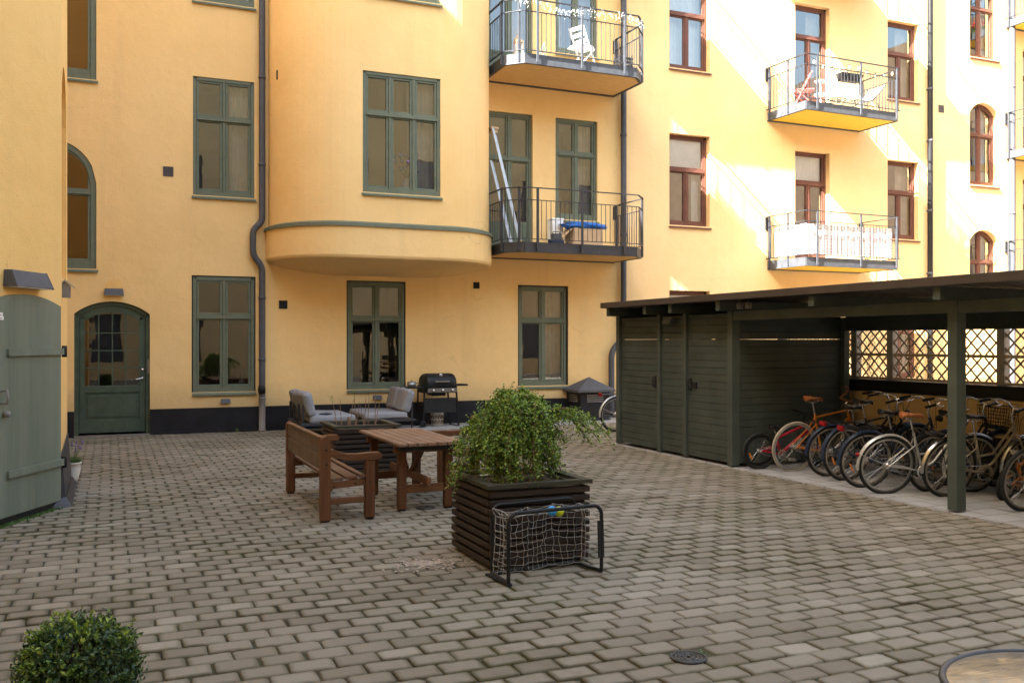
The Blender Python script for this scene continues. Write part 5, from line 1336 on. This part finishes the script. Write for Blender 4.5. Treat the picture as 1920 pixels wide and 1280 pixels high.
# lavender pot
LV = thing('lavender_pot', 'small white pot of lavender behind the plinth of the left wing', 'potted plant', (-.43, 12.86, 0))
m = MB(); m.lathe([(0,0),(.06,0),(.075,.03),(.10,.15),(.098,.215),(.108,.22),(.108,.235),(.092,.235),(.085,.2),(0,.19)], 24); m.build('pot', M['whitegrey'], LV)
m = MB(); f_ = MB()
for i in range(420):
    a = rnd.random()*6.28; r_ = rnd.random()**.5*.075; b = Vector((r_*math.cos(a), r_*math.sin(a), .2)); d = Vector((math.cos(a)*r_*7+rnd.gauss(0,.2), math.sin(a)*r_*7+rnd.gauss(0,.2), 1)).normalized(); L = rnd.uniform(.06,.15)
    s_ = d.orthogonal().normalized()*.004; m.add([b-s_, b+s_, b+d*L], [(0,1,2)])
for i in range(16):
    a = rnd.random()*6.28; d = Vector((math.cos(a)*.5, math.sin(a)*.5, 1)).normalized(); L = rnd.uniform(.2,.3); b = Vector((0,0,.2)); m.tube([b, b+d*L], .0015, 4); f_.sphere(tuple(b+d*(L+.015)), .011, 7, 6, (1,1,2.2))
m.build('foliage', M['grass'], LV); f_.build('flowers', M['lav'], LV)
# moss and weeds
ms = MB()
for i in range(900):
    u = rnd.random()**.8*1.1; p = A0+DIR*(.1+u)-Vector((-nrm.x, -nrm.y))*(.02+abs(rnd.gauss(0,.035))); h = rnd.uniform(.005,.03); a = rnd.random()*3.14
    ms.add([(p.x-.008*math.cos(a),p.y-.008*math.sin(a),.002),(p.x+.008*math.cos(a),p.y+.008*math.sin(a),.002),(p.x+rnd.gauss(0,.008),p.y+rnd.gauss(0,.008),h)],[(0,1,2)])
for x, y, n in ((2.28,18.58,26),(2.62,12.95,14),(3.05,4.33,10)):
    for i in range(n):
        a = rnd.random()*6.28; r_ = rnd.random()*.03; h = rnd.uniform(.03,.10) if n > 20 else rnd.uniform(.01,.025); d = rnd.uniform(.0,.04)
        ms.add([(x+r_*math.cos(a)-.004,y+r_*math.sin(a),.002),(x+r_*math.cos(a)+.004,y+r_*math.sin(a),.002),(x+(r_+d)*math.cos(a),y+(r_+d)*math.sin(a),h)],[(0,1,2)])
tag(ms.build('moss', M['grass']), kind='stuff')

db = MB()
for i in range(260):
    x, y = rnd.uniform(-1.5,7.7), rnd.uniform(3.2,16); a = rnd.random()*6.28; L = rnd.uniform(.004,.013)
    db.add([(x+L*math.cos(a),y+L*math.sin(a),.008),(x-L*.6*math.sin(a),y+L*.6*math.cos(a),.009+rnd.random()*.004),(x-L*math.cos(a),y-L*math.sin(a),.008),(x+L*.6*math.sin(a),y-L*.6*math.cos(a),.008)], [(0,1,2,3)])
tag(db.build('leaf_litter', M['litter']), kind='stuff')
sp = MB()
for i in range(420):
    a = rnd.random()*6.28; r_ = abs(rnd.gauss(0,.17)); x, y = 2.30+r_*math.cos(a)*1.25, 6.95+r_*math.sin(a)*.8; s_ = rnd.uniform(.004,.016)
    sp.sphere((x,y,.004), s_, 6, 4, (1,1,.25))
tag(sp.build('spilt_sand', M['sand']), kind='stuff')

# ------------------------------------------------------------------ bench, table
def bench(label, loc, rz):
    t = thing('garden_bench', label, 'bench', loc, rz, 'brown wooden garden benches')
    L = 1.95; W_ = .09
    for y in (0, L-W_):
        m = MB(); n = 10; poly = [(0,y,.02),(.095,y,.02),(.095,y,.78)]+[(.0475+.0475*math.cos(a),y,.78+.05*math.sin(a)) for a in [math.pi*i/n for i in range(1,n)]]+[(0,y,.78)]
        m.prism(poly, (0,W_,0)); m.build('rear_leg', M['tealz'], t, .006, 2)
        m = MB(); m.box(.44,.535,y,y+W_,.02,.585); m.build('front_leg', M['tealz'], t, .006, 2)
        m = MB(); pts = [(.09,.70),(.13,.70),(.19,.672),(.26,.652),(.36,.648),(.48,.655),(.585,.655),(.605,.64),(.605,.605),(.585,.588),(.46,.588),(.36,.586),(.24,.592),(.17,.612),(.09,.632)]
        m.prism([(x,y-.008,z) for x, z in pts], (0,W_+.016,0)); m.build('armrest', M['tealx'], t, .008, 2)
        m = MB(); m.box(.09,.445,y+.02,y+.07,.17,.225); m.build('stretcher', M['tealx'], t, .004, 1)
        m = MB(); pts = [(.09,.315),(.445,.34),(.445,.405),(.36,.40),(.22,.385),(.15,.383),(.09,.40)]
        ys = y+W_ if y == 0 else y-.045
        m.prism([(x,y+.02,z) for x, z in pts], (0,.05,0)); m.build('seat_rail', M['tealx'], t, .004, 1)
        m = MB()
        for x, z in ((.135,.34),(.34,.36)): m.lathe([(0,-.004),(.009,-.004),(.009,.0),(0,0)],10,(x,y+.019 if y == 0 else y+.075,z),'y')
        m.lathe([(0,-.004),(.009,-.004),(.009,0),(0,0)],10,(.485,y,.37),'y'); m.lathe([(0,-.004),(.011,-.004),(.011,0),(0,0)],10,(.05,y,.70),'y'); m.lathe([(0,-.004),(.011,-.004),(.011,0),(0,0)],10,(.055,y,.56),'y')
        m.build('bolt_heads', M['black'], t)
        m = MB(); m.box(.01,.085,y+.01,y+W_-.01,0,.02); m.build('foot_pad', M['black'], t); m = MB(); m.box(.45,.525,y+.01,y+W_-.01,0,.02); m.build('foot_pad', M['black'], t)
    for i, (x0, x1, dz) in enumerate(((.10,.225,0),(.24,.365,.008),(.38,.50,.02))):
        m = MB(); m.box(x0,x1,.02 if i < 2 else W_*0+.0,L-.02,.395+dz,.425+dz) if i < 2 else m.box(x0,.437,.0,L,.395+dz,.425+dz)
        m.build('seat_plank', M['backy'] if False else M['tealy'], t, .006, 2)
    for z0, z1 in ((.50,.655),(.668,.80)):
        m = MB(); m.box(.012,.045,W_-.02,L-W_+.02,z0,z1); m.build('back_board', M['backy'], t, .006, 2)
    m = MB(); m.box(.0,.06,W_-.01,L-W_+.01,.80,.822); m.build('top_rail', M['tealy'], t, .008, 2)
    return t
bn = bench('brown wooden garden bench left of the table, its back to the left wing', (1.87, 8.92, 0), 0)
dup(bn, (4.24, 10.85, 0), math.pi, 'brown wooden garden bench right of the table, mostly hidden by the weeping shrub', 'brown wooden garden benches')
TB = thing('garden_table', 'brown slatted wooden garden table between the two benches', 'table', (2.66, 8.98, 0))
L, W_ = 1.62, .73
for i in range(7):
    m = MB(); x0 = i*(W_/7)+.003; x1 = (i+1)*(W_/7)-.003; m.box(x0,x1,0,L,.685,.722); m.build('plank', M['tabletop'], TB, .007 if 0 < i < 6 else .012, 2)
for y in (.22, L-.31):
    for x in (.07, W_-.155): m = MB(); m.box(x,x+.085,y,y+.085,.02,.64); m.build('leg', M['tealz'], TB, .005, 2); m = MB(); m.box(x+.008,x+.077,y+.008,y+.077,0,.02); m.build('foot_pad', M['black'], TB)
    m = MB(); m.box(.155,W_-.155,y+.02,y+.065,.18,.265); m.build('stretcher', M['tealx'], TB, .004, 1)
    m = MB(); m.box(.03,W_-.03,y+.015,y+.07,.60,.684); m.build('bearer', M['tealx'], TB, .004, 1)
m = MB(); m.box(.03,W_-.03,.03,.075,.645,.684); m.build('dark_batten', M['black'], TB)
m = MB(); m.box(W_/2-.022,W_/2+.022,.12,L-.12,.266,.345); m.build('long_stretcher', M['tealy'], TB, .004, 1)
for y0, y1 in ((.30,.72),(L-.30,L-.72)):
    m = MB(); m.bar((W_/2,y0,.66),(W_/2,y1,.34),.045,.06); m.build('brace', M['tealx'], TB, .004, 1)

# ------------------------------------------------------------------ lounge sofas, grill, bucket
def sofa(label, loc, rz, cush, lx, ly, group='grey outdoor sofas'):
    t = thing('outdoor_sofa', label, 'sofa', loc, rz, group)
    m = MB(); m.box(0,lx,0,ly,.22,.265); m.box(.02,.06,.05,ly-.05,.265,.56) if False else None
    for y in [.12+(ly-.24)*i/3 for i in range(4)]: m.box(.03,.07,y-.02,y+.02,.265,.60)
    m.build('frame', M['darksteel'], t, .006, 1)
    for x, y, dx in ((.08,.08,-.04),(.08,ly-.08,-.04),(lx-.08,.08,.04),(lx-.08,ly-.08,.04)):
        m = MB(); m.tube([(x,y,.225),(x+dx,y,0)], [.022,.014], 10); m.build('leg', M['darksteel'], t)
    m = MB(); m.box(.16,lx+.02,.01,ly-.01,.268,.40); m.build('seat_cushion', M['grey'], t, .05, 5)
    n = cush; w_ = ly/n
    for i in range(n):
        m = MB(); m.box(-.085,.085,-w_*.5+.01,w_*.5-.01,0,.46); o = m.build('back_cushion', M['grey'], t, .075, 5)
        o.location = (.20, w_*(i+.5), .385); o.rotation_euler = (R(random.uniform(-4,4)), R(-14), R(random.uniform(-6,6)))
    return t
sofa('grey outdoor sofa with three back cushions facing right', (3.16, 16.75, 0), 0, 3, .98, 1.50)
sofa('grey outdoor sofa with two back cushions facing left beside the grill', (5.42, 18.35, 0), math.pi, 2, 1.0, 1.25)
for o in list(bpy.data.objects):
    if o.name.startswith(('seat_cushion', 'back_cushion')) and o.parent and o.parent.name.startswith('outdoor_sofa'):
        sd = o.modifiers.new('Subd', 'SUBSURF'); sd.levels = 2; sd.render_levels = 2; sd.subdivision_type = 'SIMPLE'
        tx = bpy.data.textures.get('wrinkle') or bpy.data.textures.new('wrinkle', 'CLOUDS'); tx.noise_scale = .11; tx.noise_depth = 3
        dm = o.modifiers.new('Wrinkle', 'DISPLACE'); dm.texture = tx; dm.strength = .055; dm.mid_level = .5; dm.texture_coords = 'GLOBAL'
        for p in o.data.polygons: p.use_smooth = True
blob('folded_cloth', M['navy'], 'small dark navy cloth lying on the three cushion sofa', 'cloth', (3.66,17.05,.415), .11, .06, .018, 8)
GR = thing('gas_grill', 'black gas grill with lid, three knobs and side shelves by the wall', 'grill', (5.82, 17.93, 0))
for x, y in ((.02,.0),(.02,.42)):
    m = MB(); m.bar((x,y,.08),(x+.02,y,.83),.03,.03); m.build('leg', M['black'], GR)
for x, y in ((.74,.0),(.70,.42)):
    m = MB(); m.bar((x+.04,y,.0),(x-.02,y,.83),.03,.03); m.build('leg', M['black'], GR)
for y in (-.02,.42):
    m = MB(); m.torus((.0,y,.075),.055,.022,'y',24,8); m.lathe([(0,-.012),(.04,-.012),(.04,.012),(0,.012)],16,(.0,y,.075),'y'); m.build('wheel', M['rubber'], GR)
m = MB(); m.tube([(0,-.02,.075),(0,.42,.075)],.008,6); m.tube([(.78,0,.02),(.74,.42,.02)],.01,6); m.tube([(.02,0,.45),(.02,.42,.45)],.008,6); m.build('axle', M['black'], GR)
m = MB(); m.box(.04,.72,-.012,-.002,.30,.60); m.build('front_panel', M['blackplastic'], GR, .004, 1)
m = MB(); m.add([(.03,-.06,.70),(.73,-.06,.70),(.73,.46,.70),(.03,.46,.70),(.05,-.10,.83),(.71,-.10,.83),(.73,.46,.86),(.03,.46,.86)],[(3,2,1,0),(4,5,6,7),(0,1,5,4),(1,2,6,5),(2,3,7,6),(3,0,4,7)]); m.box(.2,.5,.0,.35,.64,.70); m.build('firebox', M['black'], GR, .01, 2)
m = MB(); m.add([(.08,-.102,.715),(.70,-.102,.715),(.70,-.125,.80),(.08,-.125,.80),(.08,-.07,.715),(.70,-.07,.715),(.70,-.09,.80),(.08,-.09,.80)],[(0,1,2,3),(7,6,5,4),(3,2,6,7),(0,4,5,1),(1,5,6,2),(0,3,7,4)]); m.build('control_panel', M['castiron'], GR, .004, 1)
for x in (.19,.39,.60):
    m = MB(); m.lathe([(0,-.03),(.022,-.03),(.026,0),(0,0)],16,(x,-.116,.76),'y'); m.build('knob', M['chrome'], GR)
prof = [(-.11,.845),(-.115,.92),(-.07,1.02),(.02,1.085),(.16,1.10),(.30,1.085),(.42,1.03),(.46,.95),(.46,.86)]
m = MB(); xs = [(.05,.82),(.08,.95),(.13,1.0),(.63,1.0),(.68,.95),(.71,.82)]; rings = []
for x, k in xs: rings.append([(x, .17+(y-.17)*k, .86+(z-.86)*k) for y, z in prof])
for A, B in zip(rings[:-1], rings[1:]): nn = len(A); m.add(A+B, [(i,i+1,nn+i+1,nn+i) for i in range(nn-1)], True)
m.add(rings[0], [tuple(range(len(prof)))]); m.add(rings[-1], [tuple(range(len(prof)-1,-1,-1))]); m.box(.03,.73,-.12,.46,.838,.855)
m.build('lid', M['black'], GR)
m = MB(); m.tube([(.24,-.09,.93),(.24,-.15,.935),(.52,-.15,.935),(.52,-.09,.93)],.014,8); m.build('lid_handle', M['castiron'], GR)
m = MB(); m.lathe([(0,-.004),(.035,-.004),(.035,.004),(0,.004)],20,(.38,-.03,1.065),'y'); m.build('thermometer', M['alu'], GR)
m = MB(); m.box(-.36,.03,-.02,.40,.80,.835); m.build('side_shelf', M['black'], GR, .01, 2); m = MB(); m.box(.74,.98,-.02,.30,.835,.875); m.build('side_shelf', M['black'], GR, .01, 2)
PT = thing('metal_pot', 'small metal pot with lid on the left shelf of the grill', 'pot', (5.64, 18.1, .836))
m = MB(); m.lathe([(0,0),(.085,0),(.09,.08),(.0,.085)],20); m.build('body', M['alu'], PT); m = MB(); m.lathe([(.092,.085),(.06,.10),(0,.105)],20); m.lathe([(0,.105),(.012,.105),(.014,.13),(0,.13)],10); m.build('lid', M['castiron'], PT)
m = MB(); m.tube([(.085,0,.06),(.15,0,.065),(.15,.05,.065)],.008,6); m.build('handle', M['black'], PT)
BK = thing('bucket', 'cream patterned bucket with handle under the grill', 'bucket', (6.22, 18.2, 0))
m = MB(); m.lathe([(0,.0),(.125,0),(.14,.30),(.145,.305),(.145,.315),(.13,.315),(.12,.02),(0,.02)],28); m.build('body', M['whitegrey'], BK)
m = MB()
for i in range(26):
    a = 2*math.pi*i/26; s_ = .05 if i % 2 else -.05
    for zc in (.10,.20):
        p = [Vector(((.134+.0133*(z-.10)/.1)*math.cos(a+o), (.134+.0133*(z-.10)/.1)*math.sin(a+o), z)) for z, o in ((zc-.035,-s_),(zc+.035,s_))]
        m.bar(p[0],p[1],.006,.016,Vector((math.cos(a),math.sin(a),0)).cross(Vector((0,0,1))))
m.build('lattice_print', M['bark'], BK)
m = MB(); m.tube([(.142*math.cos(a),-.02-.05*math.sin(a),.30-.07*math.sin(a)) for a in [math.pi*i/12 for i in range(13)]],.006,6); m.build('handle', M['stem'], BK)

# ------------------------------------------------------------------ toy goal and balls
GO = thing('toy_goal', 'small black folding football goal with white net against the planter', 'toy goal', (2.62, 6.09, 0), R(5))
W_, H, D = .80, .515, .32
m = MB()
def rc(a, b, c, r=.07, n=7): return [a+(b-a)*0]+[]
def path_u(y, z0, h, r=.075):
    P = [Vector((0,y,z0)), Vector((0,y,h-r))]
    for i in range(1,8): a = math.pi/2*i/8; P.append(Vector((r-r*math.cos(a),y,h-r+r*math.sin(a))))
    P += [Vector((r,y,h)), Vector((W_-r,y,h))]
    for i in range(1,8): a = math.pi/2*i/8; P.append(Vector((W_-r+r*math.sin(a),y,h-r+r*math.cos(a))))
    return P+[Vector((W_,y,h-r)), Vector((W_,y,z0))]
m.tube(path_u(0,.012,H), .0145, 10); m.tube([(r_[0], .012+D-.01-.02*0, r_[2]+0) for r_ in [(p.x*.92+.033, 0, p.z) for p in path_u(0,.012,H+.01)]], .0125, 10)
m.build('frame', M['black'], GO)
m = MB()
for x0, x1 in ((0,.033),(W_,W_-.033)): m.tube([(x0,0,.018),(x1,D,.018)],.016,8)
m.tube([(.033,D,.018),(W_-.033,D,.018)],.018,8); m.build('base_bar', M['blackplastic'], GO)
m = MB(); m.bar((.30,D-.03,.03),(.335,D-.05,.50),.008,.032,(1,0,0)); m.build('strap', M['blackplastic'], GO)
m = MB(); m.bar((W_-.005,-.004,.12),(W_-.012,-.004,.40),.012,.05,(1,0,0)); m.build('sleeve', M['blackplastic'], GO); m = MB(); m.prism([(-.015,-.02,.004),(-.015,D+.02,.004),(.06,D+.02,.004),(.02,-.02,.004)],(0,0,.014)); m.build('sleeve', M['blackplastic'], GO)
net = MB(); rnd = random.Random(12); nx, nz = 14, 9; G = {}
for i in range(nx+1):
    for j in range(nz+1):
        u = i/nx; v_ = j/nz; sag = .05*math.sin(math.pi*u*2+.6)*math.sin(math.pi*v_)
        x = .035+(W_-.07)*u; z = .03+(H-.04)*v_; y = D-.02-.06*abs(math.sin(math.pi*u*1.5))-sag*.8
        G[i,j] = Vector((x+rnd.gauss(0,.006), y+rnd.gauss(0,.006), z-.03*math.sin(math.pi*u)*(1-v_)*0-.022*abs(math.sin(u*9))*v_+rnd.gauss(0,.005)))
def strand(a, b): mid = (a+b)/2+Vector((rnd.gauss(0,.004),rnd.gauss(0,.004),-.004)); net.tube([a,mid,b], .0015, 4)
for i in range(nx+1):
    for j in range(nz+1):
        if i < nx: strand(G[i,j], G[i+1,j]+Vector((0,0,0)))
        if j < nz: strand(G[i,j], G[i,j+1])
T_ = {}
for i in range(nx+1):
    for j in range(4):
        u = j/3; p = G[i,nz]; q = Vector((p.x, .0, H)); c = p.lerp(q,u); c.z -= .03*math.sin(math.pi*u); T_[i,j] = c+Vector((rnd.gauss(0,.006),0,rnd.gauss(0,.005)))
        if i > 0 and j in (1,2): strand(T_[i-1,j], T_[i,j]+Vector((0,0,0)))
        if j > 0: strand(T_[i,j-1], T_[i,j])
for sx, i0 in ((0,0),(W_,nx)):
    S = {}
    for j in range(nz+1):
        for k in range(5):
            u = k/4; p = G[i0,j]; q = Vector((sx, .0, p.z)); c = p.lerp(q,u); c.x += (.02 if sx == 0 else -.02)*math.sin(math.pi*u)+rnd.gauss(0,.004); S[j,k] = c
            if k > 0: strand(S[j,k-1], S[j,k])
            if j > 0: strand(S[j-1,k], S[j,k])
net.build('net', M['net'], GO)
def ball(label, mat, c):
    t = thing('toy_ball', label, 'ball', c, R(30), 'small balls caught in the goal net')
    m = MB(); m.sphere((0,0,0), .038, 20, 14); m.build('shell', mat, t)
    m = MB(); m.torus((0,0,0), .0375, .0018, 'y', 28, 5); m.build('seam', M['net'], t)
cs, sn = math.cos(R(5)), math.sin(R(5))
def gl(x, y, z): return (2.62+x*cs-y*sn, 6.09+x*sn+y*cs, z)
ball('small blue ball caught in the top of the goal net', M['ballblue'], gl(.415,.09,.487)); ball('small lime green ball caught in the top of the goal net', M['ballgreen'], gl(.485,.10,.476))

# ------------------------------------------------------------------ drains and round table
def drain(label, x, y, r, rz=0):
    t = thing('floor_drain', label, 'drain', (x, y, .003), rz, 'round iron drains in the paving')
    m = MB(); m.lathe([(r*.86,-.01),(r*.86,.006),(r,.008),(r*1.02,.0)], 40)
    for rr in (.28,.52,.72): m.lathe([(r*(rr-.055),-.01),(r*(rr-.055),.004),(r*(rr+.055),.004),(r*(rr+.055),-.01)], 32)
    for k in range(6): a = k*math.pi/3; m.bar((0,0,.0),(r*.88*math.cos(a),r*.88*math.sin(a),.0),.018,.007)
    m.build('grate', M['iron'], t)
    m = MB(); m.lathe([(0,.0005),(r*1.0,.0005)], 32); m.build('hole', M['black'], t)
drain('round iron drain grate in the paving near the glass table', 2.94, 4.31, .10)
drain('iron drain grate under the near edge of the garden table', 3.05, 9.30, .10, .4)
RT = thing('round_table', 'round rippled amber glass table with dark rim cut off by the right corner', 'table', (2.62, 1.84, 0))
m = MB(); m.lathe([(0,.700),(.355,.700),(.355,.716),(.348,.7185),(0,.7185)], 64); m.build('glass_top', M['amberglass'], RT)
m = MB(); m.torus((0,0,.712), .362, .012, 'z', 72, 10); m.build('rim', M['darksteel'], RT)
for k in range(3):
    a = k*2.094+.3; m = MB(); m.tube([(.33*math.cos(a),.33*math.sin(a),.70),(.12*math.cos(a+.2),.12*math.sin(a+.2),.36),(.30*math.cos(a),.30*math.sin(a),.01)], .011, 8); m.build('leg', M['darksteel'], RT)
m = MB(); m.torus((0,0,.36), .13, .008, 'z', 32, 8); m.build('ring', M['darksteel'], RT)
# flowers in the bay window
VS = thing('vase', 'cream vase of flowers standing inside the bay window', 'vase', (5.33, YB+.32, 4.52))
m = MB(); m.lathe([(0,0),(.08,0),(.14,.10),(.15,.2),(.11,.32),(.06,.36),(.07,.40),(.05,.40),(0,.36)], 20); m.build('body', M['whitegrey'], VS)
m = MB(); fl_ = MB()
for k in range(24):
    d = Vector((rnd.gauss(-.12,.45), rnd.gauss(0,.2), 1)).normalized(); L = rnd.uniform(.25,.55); b = Vector((0,0,.36)); m.tube([b, b+d*L], .005, 4)
    fl_.sphere(tuple(b+d*L), rnd.uniform(.02,.05), 8, 6)
m.build('stems', M['leaf'], VS); fl_.build('blossoms', M['lav'], VS)
tag(B4, 'plain ochre apartment house across the courtyard with dark windows, seen only as reflections')
